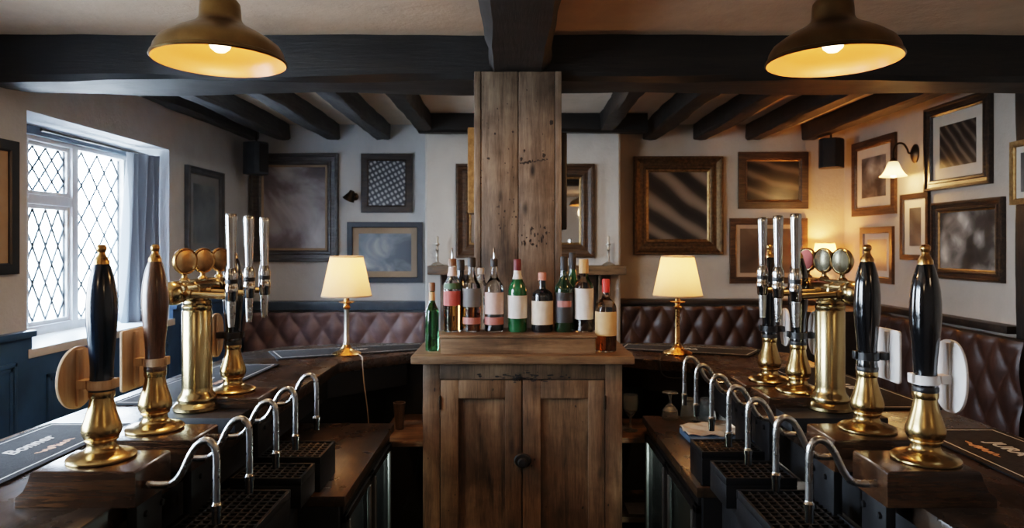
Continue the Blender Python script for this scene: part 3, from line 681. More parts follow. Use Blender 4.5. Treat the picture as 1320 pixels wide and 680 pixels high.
# ------------------------------------------------------------------ brass T fonts with three taps
def font(s, label, red):
    y0 = 1.92; x = 0.89
    o = thing('beer_font', label, 'beer tap', (s * x, y0, CTR))
    b = bm_new(); box(b, *sorted((s * (.742 - x), s * (1.0 - x))), -.10, .10, 0.0, 0.04, .003); obj('mounting_slab', b, 'blackwood', o)
    z = lambda h: h + 0.5
    b = bm_new()
    lathe(b, [(0, .04), (.060, .04), (.063, .044), (.0625, .052), (.056, .060), (.050, .064), (.052, .070), (.050, .078), (.044, .086), (.0405, .094), (.0395, .105), (.0395, z(-.185)), (.037, z(-.180)), (.039, z(-.176)), (.039, z(-.170)), (.036, z(-.166)), (.038, z(-.161)), (.036, z(-.155)), (.026, z(-.150)), (0, z(-.150))], 48)
    obj('column', b, 'brass_b', o)
    b = bm_new(); zc = z(-.125)
    lathe(b, [(0, -.170), (.016, -.168), (.026, -.160), (.031, -.146), (.0315, -.130), (.027, -.116), (.026, -.110), (.0285, -.107), (.0285, -.100), (.0255, -.097), (.0255, -.045), (.028, -.042), (.028, .042), (.0255, .045), (.0255, .097), (.0285, .10), (.0285, .107), (.026, .11), (.027, .116), (.0315, .130), (.031, .146), (.026, .160), (.016, .168), (0, .170)], 32, T(0, 0, zc) @ RX(PI / 2))
    lathe(b, [(0, z(-.155)), (.032, z(-.155)), (.028, z(-.145)), (.024, z(-.130)), (0, z(-.130))], 32)
    box(b, -.013, .013, -.13, .13, zc + .02, zc + .031, .004)
    obj('crossbar', b, 'brass_b', o)
    for k, dy in enumerate((-.073, .035, .145)):
        b = bm_new()
        lathe(b, [(0, zc + .028), (.014, zc + .028), (.012, zc + .034), (.007, zc + .038), (.0065, zc + .048), (.009, zc + .052), (0, zc + .052)], 20, T(0, dy, 0))
        # lens-shaped body facing the bartender side
        R = .036; zz = zc + .082
        lathe(b, [(0, -.020), (.018, -.018), (.029, -.012), (R - .001, -.004), (R, .002), (R, .006), (.0345, .009), (.0315, .0065), (0, .0055)], 32, T(0, dy, zz) @ RZ(.30 if s > 0 else -.50) @ RY(-s * PI / 2))
        bd = obj('badge', b, 'gold' if s < 0 else 'brass_b', o)
        b = bm_new(); lathe(b, [(0, .0056), (.031, .0056), (.0295, .0085), (.018, .0105), (0, .0112)], 32, T(0, dy, zz) @ RZ(.30 if s > 0 else -.50) @ RY(-s * PI / 2))
        f = obj('badge_face', b, ('red_enamel' if (red and k == 2) else ('bronze' if s < 0 else 'badge_glass')), bd)
        if red and k == 2: f['label'] = 'red enamel badge face'
    for k, dy in enumerate((-.12, 0.0, .12)):
        xt = -s * (x - .744)
        b = bm_new(); tube(b, [(-s * .02, dy, zc - .004), (xt, dy, zc - .010)], .0085, 14, 0)
        lathe(b, [(0, 0), (.013, 0), (.013, .012), (0, .012)], 18, T(-s * .030, dy, zc - .005) @ RY(-s * PI / 2))
        tp = obj('tap', b, 'brass_b', o)
        m0 = T(xt, dy, 0)
        b = bm_new()
        lathe(b, [(0, z(-.148)), (.0135, z(-.148)), (.0155, z(-.143)), (.0155, z(-.128)), (.0170, z(-.125)), (.0170, z(-.112)), (.0155, z(-.109)), (.0155, z(-.100)), (0, z(-.100))], 28, m0)
        lathe(b, [(0, z(-.090)), (.0160, z(-.090)), (.0165, z(-.078)), (.0135, z(-.066)), (.0115, z(-.060)), (0, z(-.060))], 28, m0)
        obj('tap_body', b, 'chrome', tp)
        b = bm_new(); lathe(b, [(0, z(-.101)), (.0158, z(-.101)), (.0162, z(-.095)), (.0158, z(-.089)), (0, z(-.089))], 28, m0); obj('tap_ring', b, 'rubber', tp)
        b = bm_new(); lathe(b, [(0, z(-.061)), (.0102, z(-.061)), (.0108, z(-.052)), (.0122, z(.0)), (.0142, z(.066)), (.0148, z(.077)), (.013, z(.083)), (0, z(.085))], 28, m0)
        hdl = obj('tap_handle', b, 'chrome', tp)
        b = bm_new(); lathe(b, [(.0062, z(-.215)), (.0082, z(-.215)), (.0105, z(-.18)), (.0115, z(-.148)), (.0095, z(-.148)), (.0062, z(-.215))], 24, m0); obj('tap_spout', b, 'steel', tp)
    return o
font(-1, 'brass T-shaped beer font with three chrome taps on the window bar', False)
font(1, 'brass T-shaped beer font with three chrome taps and a red badge on the right bar', True)

# ------------------------------------------------------------------ swan-neck spouts
def swan(s):
    xs, xe = .715, .580
    o = thing('swan_neck_spout', None, 'beer spout')
    b = bm_new()
    pts = [(s * xs, 0, .045), (s * .683, 0, .045), (s * .664, 0, .050), (s * .648, 0, .068), (s * .630, 0, .105), (s * .615, 0, .125), (s * .598, 0, .131), (s * .585, 0, .121), (s * .5805, 0, .10), (s * .58, 0, .06), (s * .58, 0, .005)]
    tube(b, pts, .0072, 16, 7); obj('pipe', b, 'steel', o)
    b = bm_new(); lathe(b, [(.004, -.03), (.0085, -.03), (.009, -.004), (.0108, -.003), (.0108, .006), (.0085, .009), (.0075, .012), (.004, -.03)], 22, T(s * .58, 0, 0)); obj('sparkler_nozzle', b, 'chrome', o)
    return o
sw_l = [(1.333, 'nearest of the five'), (1.50, 'second nearest of the five'), (1.668, 'middle one of the five'), (1.816, 'fourth of the five from the camera'), (2.01, 'farthest of the five')]
sw_r = [(1.34, 'nearest of the seven'), (1.51, 'second nearest of the seven'), (1.69, 'third nearest of the seven'), (1.84, 'middle one of the seven'), (2.0, 'fifth of the seven from the camera'), (2.17, 'second farthest, above the folded cloth'), (2.32, 'farthest of the seven, before the glasses')]
for s, lst, side in ((-1, sw_l, 'left bar'), (1, sw_r, 'right bar')):
    first = None
    for y, lb in lst:
        if first is None: first = swan(s); o = first
        else: o = copy_tree(first)
        o.location = (s * 0, y, H(-.512) + .0)
        tag(o, 'steel swan-neck beer spout on the %s, %s' % (side, lb), 'beer spout', 'swan-neck spouts along the %s' % side)

# ------------------------------------------------------------------ back-bar units, drip trays
def fridge(s, xe, y0, y1, label):
    zt = H(-0.70); X = lambda x: s * x
    o = thing('back_bar_fridge', label, 'fridge', (s * .75, (y0 + y1) / 2, 0))
    ox, oy = s * .75, (y0 + y1) / 2
    def bx_(bm, xa, xb, ya, yb, za, zb, bev=0): xa, xb = sorted((s * xa, s * xb)); box(bm, xa - ox, xb - ox, ya - oy, yb - oy, za, zb, bev)
    b = bm_new(); bx_(b, xe, .985, y0, y1, zt - .03, zt, .004); obj('worktop', b, 'lowtop', o)
    b = bm_new()
    bx_(b, xe + .02, .985, y0 + .005, y0 + .03, .0, zt - .031, .003); bx_(b, xe + .02, .985, y1 - .03, y1 - .005, .0, zt - .031, .003)
    bx_(b, .95, .985, y0 + .03, y1 - .03, .0, zt - .031); bx_(b, xe + .06, .95, y0 + .03, y1 - .03, .10, .14)
    bx_(b, xe + .012, .95, y0 + .03, y1 - .03, zt - .065, zt - .031, .003); bx_(b, xe + .03, .95, y0 + .03, y1 - .03, 0, .10)
    obj('cabinet_body', b, 'black_panel', o)
    b = bm_new(); bx_(b, .93, .948, y0 + .032, y1 - .032, .142, zt - .067); bx_(b, xe + .09, .93, y0 + .032, y1 - .032, .42, .426); obj('liner_shelf', b, 'fridge_white', o)
    ym = (y0 + y1) / 2
    for ya, yb in ((y0 + .03, ym - .004), (ym + .004, y1 - .03)):
        d = bm_new(); w = .035
        for za, zb in ((.11, .15), (zt - .090, zt - .067)): bx_(d, xe + .004, xe + .03, ya, yb, za, zb, .003)
        bx_(d, xe + .004, xe + .03, ya, ya + w, .11, zt - .067, .003); bx_(d, xe + .004, xe + .03, yb - w, yb, .11, zt - .067, .003)
        dr = obj('door', d, 'black_panel', o)
        g = bm_new(); bx_(g, xe + .012, xe + .018, ya + w, yb - w, .15, zt - .090); obj('door_glass', g, 'fridge_pane', dr)
        for yy in (ya + w - .004, yb - w - .010):
            g = bm_new(); bx_(g, xe + .0, xe + .012, yy, yy + .014, .15, zt - .090, .003); obj('edge_strip', g, 'alu', dr)
    li = bpy.data.lights.new('fridge_fill', 'POINT'); li.energy = 3; li.color = (0.95, 1.0, 0.95); li.shadow_soft_size = 0.03  # added lamp, brightens the door glass and the bottles
    lo = bpy.data.objects.new('fridge_fill', li); C.objects.link(lo); lo.location = (s * .72, oy, zt - .16)
    return o
fridge(-1, .47, 1.905, 2.69, 'black glass-doored fridge with worn wooden top behind the window bar')
fridge(1, .53, 1.974, 2.81, 'black glass-doored fridge with worn wooden top behind the right bar')
def beer_bottle():
    o = thing('beer_bottle', None, 'bottle')
    b = bm_new(); lathe(b, [(0, 0), (.029, 0), (.0305, .004), (.0305, .125), (.028, .142), (.018, .165), (.0135, .18), (.013, .225), (.0145, .228), (.0145, .235), (0, .235)], 24); obj('bottle_body', b, 'dkgreen2', o)
    b = bm_new(); lathe(b, [(.0306, .045), (.0309, .045), (.0309, .10), (.0306, .10), (.0306, .045)], 24); obj('label_band', b, 'label_cream', o)
    return o
bb0 = None
for s, xe, ya, lbs in ((-1, .60, 2.02, ('green beer bottle on the shelf of the left fridge, nearest', 'green beer bottle on the shelf of the left fridge, behind the first')),
                       (1, .66, 2.09, ('green beer bottle on the shelf of the right fridge, nearest', 'green beer bottle on the shelf of the right fridge, behind the first'))):
    for k, lb in enumerate(lbs):
        if bb0 is None: bb0 = beer_bottle(); o = bb0
        else: o = copy_tree(bb0)
        o.location = (s * xe, ya + k * .075, .427); tag(o, lb, 'bottle', 'beer bottles in the fridges')
def sink_unit(s, y1, label):
    o = thing('under_counter_unit', label, 'cabinet', (s * .8, .8, 0))
    b = bm_new(); box(b, *sorted((s * .60 - s * .8, s * .985 - s * .8)), -.9, y1 - .8, .05, H(-.70), .004); obj('cabinet_body', b, 'blackwood', o)
    b = bm_new(); box(b, *sorted((s * .575 - s * .8, s * .985 - s * .8)), -.9, y1 - .8, H(-.70) + .001, H(-.68), .004); obj('worktop', b, 'black_panel', o)
    return o
sink_unit(-1, 1.90, 'low black unit under the near drip trays, window side')
sink_unit(1, 1.968, 'low black unit under the near drip trays, right-hand side')
def drip_tray(s, y0, y1, z0, label):
    o = thing('drip_tray', label, 'drip tray', (s * .64, (y0 + y1) / 2, z0), group='drip trays under the spouts')
    h = H(-.60) - z0; w, d = .092, (y1 - y0) / 2
    b = bm_new()
    box(b, -w, w, -d, d, 0, h - .02, .003)
    for xa, xb, ya, yb in ((-w, w, -d, -d + .008), (-w, w, d - .008, d), (-w, -w + .008, -d + .008, d - .008), (w - .008, w, -d + .008, d - .008)): box(b, xa, xb, ya, yb, h - .0201, h, .0015)
    obj('tray_body', b, 'black_panel', o)
    b = bm_new(); n = max(4, int(2 * d / .022)); m = 8
    for k in range(1, n): y = -d + .008 + (2 * d - .016) * k / n; box(b, -w + .008, w - .008, y - .003, y + .003, h - .010, h - .002, .001, 1)
    for k in range(1, m): x = -w + .008 + (2 * w - .016) * k / m; box(b, x - .003, x + .003, -d + .008, d - .008, h - .0105, h - .0025, .001, 1)
    obj('grate', b, 'grate_metal', o)
    return o
zs, zf = H(-.68) + .001, H(-.70) + .001
for s, side in ((-1, 'left'), (1, 'right')):
    dy = 0 if s < 0 else .02
    drip_tray(s, 1.38, 1.68, zs, 'black slotted drip tray nearest the camera, %s-hand bar' % side)
    drip_tray(s, 1.76, 1.885 + dy, zs, 'black slotted drip tray in the middle of three, %s-hand bar' % side)
    drip_tray(s, 1.935 + dy * 2.5, 2.10 + dy, zf, 'black slotted drip tray standing on the fridge top, %s-hand bar' % side)

# corner shelves beside the cabinet
def corner_shelf(name, x0, x1, y0, y1, z, label):
    o = thing(name, label, 'shelf', ((x0 + x1) / 2, (y0 + y1) / 2, z)); w, d = (x1 - x0) / 2, (y1 - y0) / 2
    b = bm_new(); box(b, -w, w, -d, d, -.022, 0, .003); obj('shelf_board', b, 'pine_x', o)
    b = bm_new(); box(b, -w + .01, w - .01, d - .03, d - .005, -.08, -.022, .002); obj('bearer', b, 'blackwood', o)
corner_shelf('wall_shelf', -.545, -.345, 2.72, 3.16, H(-.78), 'small worn shelf between the cabinet and the left fridge')
corner_shelf('wall_shelf', .41, .60, 2.84, 3.16, H(-.80), 'small upper shelf between the cabinet and the right fridge')
corner_shelf('wall_shelf', .41, .60, 2.84, 3.16, H(-1.13), 'small lower shelf between the cabinet and the right fridge')
b = bm_new(); lathe(b, [(0, 0), (.017, 0), (.0185, .004), (.020, .04), (.026, .11), (.0265, .112), (.023, .112), (.016, .02), (0, .018)], 24)
tag(obj('wooden_beaker', b, 'pine_z', None, (-.485, 2.90, H(-.779))), 'slim wooden beaker on the left corner shelf', 'cup')
b = bm_new(); lathe(b, [(0, 0), (.030, 0), (.032, .002), (.008, .008), (.005, .02), (.005, .055), (.012, .065), (.030, .09), (.034, .12), (.031, .155), (.0298, .155), (.0325, .12), (.028, .092), (0, .068)], 24)
tag(obj('wine_glass', b, 'glass_tumbler', None, (.505, 2.95, H(-.799))), 'stemmed glass on the upper corner shelf beside the cabinet', 'glass')
b = bm_new(); box(b, -.05, .05, -.06, .06, 0, .004, .001); tag(obj('paper_stack', b, 'paper', None, (.535, 2.93, H(-1.129))), 'pale folded paper lying on the lower corner shelf', 'paper')

# upturned tumblers and goblet on the right fridge
TUM = [(0, .083), (.026, .083), (.028, .081), (.0285, .07), (.0345, 0), (.0325, 0), (.0268, .066), (.024, .072), (0, .073)]
def tumbler():
    b = bm_new(); lathe(b, TUM, 28); return obj('glass_tumbler', b, 'glass_tumbler')
t0 = None
for k, (x, y, lb) in enumerate(((.715, 2.765, 'upturned glass tumbler beside the stemmed goblet, front row'), (.790, 2.765, 'upturned glass tumbler second from the goblet, front row'),
                           (.865, 2.765, 'upturned glass tumbler at the right end of the front row'), (.752, 2.69, 'upturned glass tumbler between cloth tray and front row'), )):
    pass
for k, (x, y, lb) in enumerate(((.706, 2.755, 'upturned glass tumbler nearest the goblet'), (.782, 2.755, 'upturned glass tumbler second from the goblet'), (.858, 2.755, 'upturned glass tumbler third from the goblet, under the bar'),
                                (.934, 2.755, 'upturned glass tumbler farthest from the goblet, deep under the bar'))):
    if t0 is None: t0 = tumbler(); o = t0
    else: o = t0.copy(); C.objects.link(o)
    o.location = (x, y, H(-.699)); tag(o, lb, 'glass', 'upturned tumblers on the right fridge')
b = bm_new(); lathe(b, [(0, .108), (.030, .108), (.032, .105), (.010, .100), (.006, .088), (.006, .062), (.014, .056), (.030, .036), (.033, .012), (.030, 0), (.0285, 0), (.031, .012), (.028, .034), (0, .052)], 28)
tag(obj('stemmed_goblet', b, 'glass_tumbler', None, (.632, 2.755, H(-.699))), 'upturned stemmed goblet at the left end of the tumblers', 'glass')
b = bm_new(); box(b, -.115, .115, -.075, .075, 0, .022, .004); tag(obj('blue_tray', b, 'tray_blue', None, (.735, 2.475, H(-.699)), (0, 0, .02)), 'shallow blue tray on the right fridge under a cloth', 'tray')
t = bmesh.new(); g = []
rnd = random.Random(9)
for j in range(25):
    r_ = []
    for i in range(33):
        u, v = i / 32, j / 24
        x = (u - .5) * .25 * (1 + .05 * math.sin(v * 5)); y = .012 + (v - .5) * .145 * (1 + .08 * math.sin(u * 6))
        z = .0245 + .005 * math.sin(u * 9 + v * 5) * math.sin(v * 7 + u * 2) ** 2 + .003 * math.sin(u * 23 + v * 11) + .005
        r_.append(t.verts.new((x, y, z)))
    g.append(r_)
for j in range(24):
    for i in range(32): t.faces.new((g[j][i], g[j][i + 1], g[j + 1][i + 1], g[j + 1][i]))
o = obj('bar_cloth', t, 'cloth_beige', None, (.745, 2.482, H(-.699)), (0, 0, .02)); tag(o, 'crumpled beige bar cloth lying over the blue tray', 'cloth')
sd = o.modifiers.new('thick', 'SOLIDIFY'); sd.thickness = .003

# ------------------------------------------------------------------ pine cabinet
cab = thing('pine_cabinet', 'old pine cupboard with two panelled doors between the bars', 'cabinet', (0.033, 2.5, 0))
b = bm_new(); box(b, -.405, .405, -.035, .715, CT - .03, CT, .006); obj('cabinet_top', b, 'pine_x', cab)
b = bm_new(); zc = CT - .031
box(b, -.365, -.363 + .06, 0, .02, .0, zc, .002); box(b, .303, .365, 0, .02, .0, zc, .002)
box(b, -.303, .303, .0005, .02, H(-.490), zc, .002); box(b, -.303, .303, .0005, .02, .0, .10, .002)
box(b, -.365, -.345, .021, .69, 0, zc, .002); box(b, .345, .365, .021, .69, 0, zc, .002); box(b, -.344, .344, .66, .69, 0, zc)
obj('carcass', b, 'pine_z', cab)
zt_, zb_ = H(-.493), .103
for s in (-1, 1):
    xa, xb = (-.301, -.0035) if s < 0 else (.0005, .301)
    iw = .066
    b = bm_new()
    box(b, xa, xa + iw, .001, .022, zb_, zt_, .0025); box(b, xb - iw + .006, xb, .001, .022, zb_, zt_, .0025)
    box(b, xa + iw, xb - iw + .006, .0015, .022, zt_ - .068, zt_, .002); box(b, xa + iw, xb - iw + .006, .0015, .022, zb_, zb_ + .09, .002)
    d = obj('door', b, 'pine_z2' if s < 0 else 'pine_z', cab)
    b = bm_new(); box(b, xa + iw - .005, xb - iw + .011, .012, .018, zb_ + .085, zt_ - .063); obj('door_panel', b, 'pine_z' if s < 0 else 'pine_z2', d)
    for zz in (H(-.60), .35):
        xh = xa - .001 if s < 0 else xb + .001
        b = bm_new(); lathe(b, [(0, 0), (.0038, 0), (.0038, .05), (0, .05)], 10, T(xh, -.001, zz)); obj('hinge', b, 'darkmetal', d)
b = bm_new(); lathe(b, [(0, 0), (.030, 0), (.032, .006), (.027, .012), (0, .014)], 28, T(.0, -.0, H(-.785)) @ RX(PI / 2), sx=1.0, sy=.85)
lathe(b, [(0, .012), (.008, .012), (.008, .022), (.016, .026), (.019, .034), (.014, .042), (0, .044)], 24, T(.0, 0, H(-.785)) @ RX(PI / 2))
obj('latch_knob', b, 'rubber', cab)
b = bm_new(); rnd = random.Random(12)
for k in range(55):
    blotch(b, rnd.gauss(.02, .07), H(-.482) + rnd.gauss(0, .009), rnd.uniform(.003, .013), rnd.uniform(.001, .005), rnd, y=-.0012)
for k in range(14): blotch(b, rnd.uniform(-.35, .35), rnd.uniform(.6, 1.08), rnd.uniform(.0015, .004), rnd.uniform(.002, .008), rnd, y=-.0012)
sc_ = obj('burn_marks', b, 'scorch', cab); sc_['kind'] = 'stuff'
# box riser
rs = thing('bottle_riser', 'long low pine box holding the row of bottles', 'box', (.017, 2.5, CT + .001))
b = bm_new(); box(b, -.284, .284, .004, .225, 0, .058, .003); obj('riser_body', b, 'pine_x', rs)
b = bm_new(); box(b, -.290, .290, .0, .23, .0585, .070, .003); obj('riser_top', b, 'pine_x', rs)
RT = CT + .0715

# ------------------------------------------------------------------ bottles
def bottle(label, px, y, zb, W, prof, glass, cap, capc, labels=(), liquid=None, pourer=False, name='spirit_bottle', nseg=32):
    o = thing(name, label, 'bottle', ((px - 662) / F * y, y, zb), group='spirit bottles at the post')
    b = bm_new(); lathe(b, prof, nseg); g = obj('bottle_body', b, glass, o)
    R = max(r for r, z in prof)
    if liquid:
        lm, lv = liquid
        inner = [(0, .005)] + [(max(r - .0025, .001), max(z, .005)) for r, z in prof if r > 0 and z < lv]
        rl = inner[-1][0]; inner += [(rl, lv), (0, lv)]
        b = bm_new(); lathe(b, inner, nseg); obj('liquid', b, lm, o)
    for z0, z1, c, frac in labels:
        b = bm_new()
        n = 24; a0 = -PI / 2 - PI * frac; a1 = -PI / 2 + PI * frac
        def rad(z):
            for (r0, q0), (r1, q1) in zip(prof, prof[1:]):
                if q0 <= z <= q1 and q1 > q0: return r0 + (r1 - r0) * (z - q0) / (q1 - q0)
            return R
        t = []
        for z in (z0, (z0 + z1) / 2, z1): t.append([b.verts.new(((rad(z) + .0007) * math.cos(a0 + (a1 - a0) * i / n), (rad(z) + .0007) * math.sin(a0 + (a1 - a0) * i / n), z)) for i in range(n + 1)])
        for r, s in zip(t, t[1:]):
            for i in range(n): b.faces.new((r[i], r[i + 1], s[i + 1], s[i]))
        l = obj('paper_label', b, c, o)
    top = prof[-1][1]; rn = prof[-2][0]
    b = bm_new(); lathe(b, cap, 24, T(0, 0, 0)); obj('cap', b, capc, o)
    if pourer:
        zt = cap[-1][1]
        b = bm_new(); tube(b, [(0, 0, zt - .002), (0, 0, zt + .02), (0, -.004, zt + .042)], .0042, 10, 4, r1=.003); obj('pourer_spout', b, 'chrome', o)
    return o
def wine(R, hs, hn, ht, rn=.013):   # body radius, shoulder start, neck start, top
    return [(0, 0), (R * .93, 0), (R, .006), (R, hs), (R * .92, hs + (hn - hs) * .3), (R * .62, hs + (hn - hs) * .65), (rn * 1.25, hn - .004), (rn, hn + .01), (rn, ht), (0, ht)]
def cap_(r, z0, z1): return [(0, z0), (r, z0), (r, z1 - .003), (r - .002, z1), (0, z1)]
sq = wine
B = bottle
YB_ = 2.615
B('slim green glass bottle with dark cap standing left of the riser', 557, 2.60, CT + .001, .026, wine(.026, .145, .185, .235, .010), 'green_glass', cap_(.012, .225, .258), 'cap_brown', [(.19, .222, 'cap_tan', 1.0)], None)
B('clear whisky bottle with red label and chrome pourer, leftmost on the riser', 583, YB_, RT, .034, wine(.033, .17, .225, .272, .013), 'glass', cap_(.0155, .250, .278), 'cap_brown', [(.10, .155, 'label_red', .62), (.163, .185, 'label_green', .5), (.212, .246, 'label_pink', 1.0)], ('amber', .105), True)
B('clear rum bottle with grey label, second on the riser', 608, YB_, RT, .034, wine(.034, .165, .215, .262, .013), 'glass', cap_(.0155, .245, .282), 'cap_black', [(.095, .165, 'label_grey', .55), (.03, .055, 'label_rose', .45)], ('amber_dk', .135))
B('clear bottle with pink-white label and black pourer, third on the riser', 637, YB_, RT, .036, wine(.036, .165, .21, .262, .012), 'glass', cap_(.014, .247, .278), 'cap_black', [(.068, .150, 'label_pink', .62), (.028, .056, 'label_rose', .62)], ('smoke_liq', .066), True)
B('green wine-shaped bottle with wide white label and wine-red cap', 667, YB_, RT, .037, wine(.0365, .155, .21, .262, .0135), 'dkgreen2', cap_(.0145, .232, .276), 'cap_wine', [(.052, .138, 'label_white', .6), (.20, .232, 'label_white', 1.0)], None)
B('squat black bottle with cream label and pinkish cap', 699, YB_, RT, .041, [(0, 0), (.039, 0), (.041, .006), (.041, .135), (.038, .147), (.026, .156), (.0155, .163), (.0135, .175), (.0135, .205), (0, .205)], 'black_glass', cap_(.0155, .195, .225), 'cap_pink', [(.028, .118, 'label_cream', .56)], None)
B('dark green bottle with black label and black cap, right of the squat bottle', 727, YB_, RT, .036, wine(.036, .16, .205, .265, .0135), 'dkgreen', cap_(.0145, .232, .286), 'cap_black', [(.035, .150, 'label_black', .6), (.095, .118, 'label_rose', .25)], None)
B('clear tall bottle with white label and tan cap, rightmost on the riser', 752.5, YB_, RT, .036, wine(.0365, .170, .215, .262, .015), 'glass', cap_(.0185, .222, .276), 'cap_tan', [(.048, .165, 'label_white', .62)], ('smoke_liq', .05))
B('clear whisky bottle with orange label and red cap standing right of the riser', 781, 2.585, CT + .001, .041, wine(.040, .165, .205, .245, .0125), 'glass', cap_(.0145, .222, .272), 'cap_red', [(.06, .150, 'label_tan', .6)], ('amber_dk', .07))
B('dark bottle with black cap standing in the second row behind the red-label bottle', 594, 2.685, RT, .030, wine(.030, .15, .205, .255, .013), 'black_glass', cap_(.015, .23, .272), 'cap_black', [], None)
B('clear empty bottle in the second row behind the grey-label bottle', 620, 2.690, RT, .028, wine(.028, .155, .20, .235, .012), 'glass', cap_(.0135, .215, .24), 'cap_silver', [], None)
B('green bottle in the second row behind the black-label bottle', 738, 2.690, RT, .030, wine(.030, .165, .215, .265, .013), 'dkgreen2', cap_(.0145, .235, .30), 'cap_black', [], None)

# ------------------------------------------------------------------ table lamps
def table_lamp(loc, label, h=0.45, power=7.0, lc=(1.0, .47, .15), cord=None, cmat='cable_w', rbase=.065, col_mat='pewter', base_mat='gold'):
    o = thing('table_lamp', label, 'table lamp', loc, group='lit table lamps'); k = h / .45
    b = bm_new(); lathe(b, [(0, 0), (rbase, 0), (rbase * 1.02, .005), (rbase * .9, .011), (rbase * .55, .019), (rbase * .33, .032), (rbase * .24, .045), (0, .045)], 36); obj('base', b, base_mat, o)
    b = bm_new(); lathe(b, [(0, .045), (.0135, .045), (.0135, .05), (.0115, .055), (.0105, .20 * k), (.012, .208 * k), (0, .208 * k)], 28); obj('stem', b, col_mat, o)
    b = bm_new(); lathe(b, [(0, .206 * k), (.011, .206 * k), (.016, .211 * k), (.017, .216 * k), (.013, .222 * k), (.011, .232 * k), (.034, .238 * k), (.035, .240 * k), (.012, .242 * k), (.012, .275 * k), (.006, .28 * k), (0, .28 * k)], 28); obj('lamp_holder', b, 'gold', o)
    z0, z1, r0, r1 = .268 * k, .447 * k, .113, .074
    b = bm_new(); n = 48
    shell(b, [(r0, z0), (r0 + (r1 - r0) * .5, (z0 + z1) / 2), (r1, z1)], n); sh = obj('lamp_shade', b, 'shade', o)
    b = bm_new()
    for rr, zz in ((r0, z0), (r1, z1)): lathe(b, [(rr - .0015, zz - .003), (rr + .0012, zz - .003), (rr + .0012, zz + .003), (rr - .0015, zz + .003), (rr - .0015, zz - .003)], n)
    tube(b, [(r1, 0, z1 - .005), (0, 0, z1 - .012), (-r1, 0, z1 - .005)], .0016, 6, 0)
    obj('shade_rim', b, 'mount_tan', sh)
    b = bm_new(); lathe(b, [(0, .28 * k), (.012, .285 * k), (.02, .31 * k), (.027, .335 * k), (.024, .358 * k), (.012, .368 * k), (0, .37 * k)], 24); obj('bulb', b, 'bulb', o)
    if cord:
        b = bm_new(); tube(b, cord, .0024, 8, 6); obj('cord', b, cmat, o)
    li = bpy.data.lights.new('lamp_light', 'POINT'); li.energy = power; li.color = lc; li.shadow_soft_size = .03
    lo = bpy.data.objects.new('lamp_light', li); C.objects.link(lo); lo.location = (loc[0], loc[1], loc[2] + .40 * k)
    return o
table_lamp((-.765, 3.13, CTR + .001), 'lit table lamp with cream shade on the window-side bar', cord=[(.06, -.03, .006), (.085, -.08, .004), (.10, -.126, .003), (.106, -.15, -.02), (.115, -.16, -.10), (.13, -.16, -.22), (.135, -.15, -.32)], power=1.45)
table_lamp((.757, 3.15, CTR + .001), 'lit table lamp with cream shade on the right-hand bar', cord=[(-.06, -.04, .006), (-.095, -.11, .004), (-.115, -.165, .003), (-.12, -.185, -.03), (-.11, -.19, -.06), (-.07, -.19, -.075), (.05, -.19, -.075)], cmat='cable_k', power=1.7, col_mat='gold')
table_lamp((2.585, 5.665, H(-.449)), 'lit table lamp glowing in the far right corner behind the font', h=.47, power=12, lc=(1, .40, .10), rbase=.045)
# lamp cable from the left shelf down
b = bm_new(); tube(b, [(-.40, 3.17, 1.0), (-.41, 3.1, .9), (-.40, 3.0, .8), (-.42, 2.9, .62), (-.46, 2.85, .5), (-.52, 2.83, .40)], .003, 8, 6)
tag(obj('hanging_cable', b, 'cable_k'), 'thin black cable hanging in the gap beside the cabinet', 'cable')

# ------------------------------------------------------------------ pendant lamps
def pendant(x, y, label):
    zr = H(.522)
    o = thing('pendant_lamp', label, 'pendant lamp', (x, y, zr), group='brass pendant lamps')
    R = .180
    prof = [(R, 0), (R + .004, .004), (R + .001, .012), (R - .003, .014), (R - .007, .032), (R - .018, .050), (R - .045, .070), (.105, .088), (.085, .098), (.070, .108), (.060, .118), (.057, .128), (.056, .150), (.054, .168), (.048, .176), (.030, .180), (.030, .186), (.023, .188), (.023, .225), (.012, .23), (0, .23)]
    b = bm_new(); shell(b, prof, 64); obj('outer_shade', b, 'pendant', o)
    b = bm_new(); shell(b, [(R - .001, .0005), (R - .005, .014), (R - .010, .032), (R - .022, .048), (R - .050, .066), (.10, .084), (.080, .093), (.058, .105), (.04, .112), (0.0, .114)], 64); obj('inner_reflector', b, 'pendant_in', o)
    b = bm_new(); lathe(b, [(0, .028), (.014, .030), (.026, .040), (.032, .056), (.031, .072), (.022, .090), (.016, .104), (0, .11)], 32); obj('bulb', b, 'bulb', o)
    b = bm_new(); tube(b, [(0, 0, .228), (0, 0, CF - zr - .02)], .0065, 12, 0); obj('rod', b, 'pendant', o)
    b = bm_new(); lathe(b, [(0, CF - zr), (.05, CF - zr), (.045, CF - zr - .015), (.015, CF - zr - .03), (0, CF - zr - .03)], 28); obj('ceiling_rose', b, 'pendant', o)
    li = bpy.data.lights.new('pendant_light', 'POINT'); li.energy = PEND; li.color = (1.0, .52, .20); li.shadow_soft_size = .034
    lo = bpy.data.objects.new('pendant_light', li); C.objects.link(lo); lo.location = (x, y, zr + .012)
    return o
PEND = 11
pendant(-.838, 1.95, 'lit brass pendant lamp above the window-side bar')
pendant(.912, 1.95, 'lit brass pendant lamp above the right-hand bar')

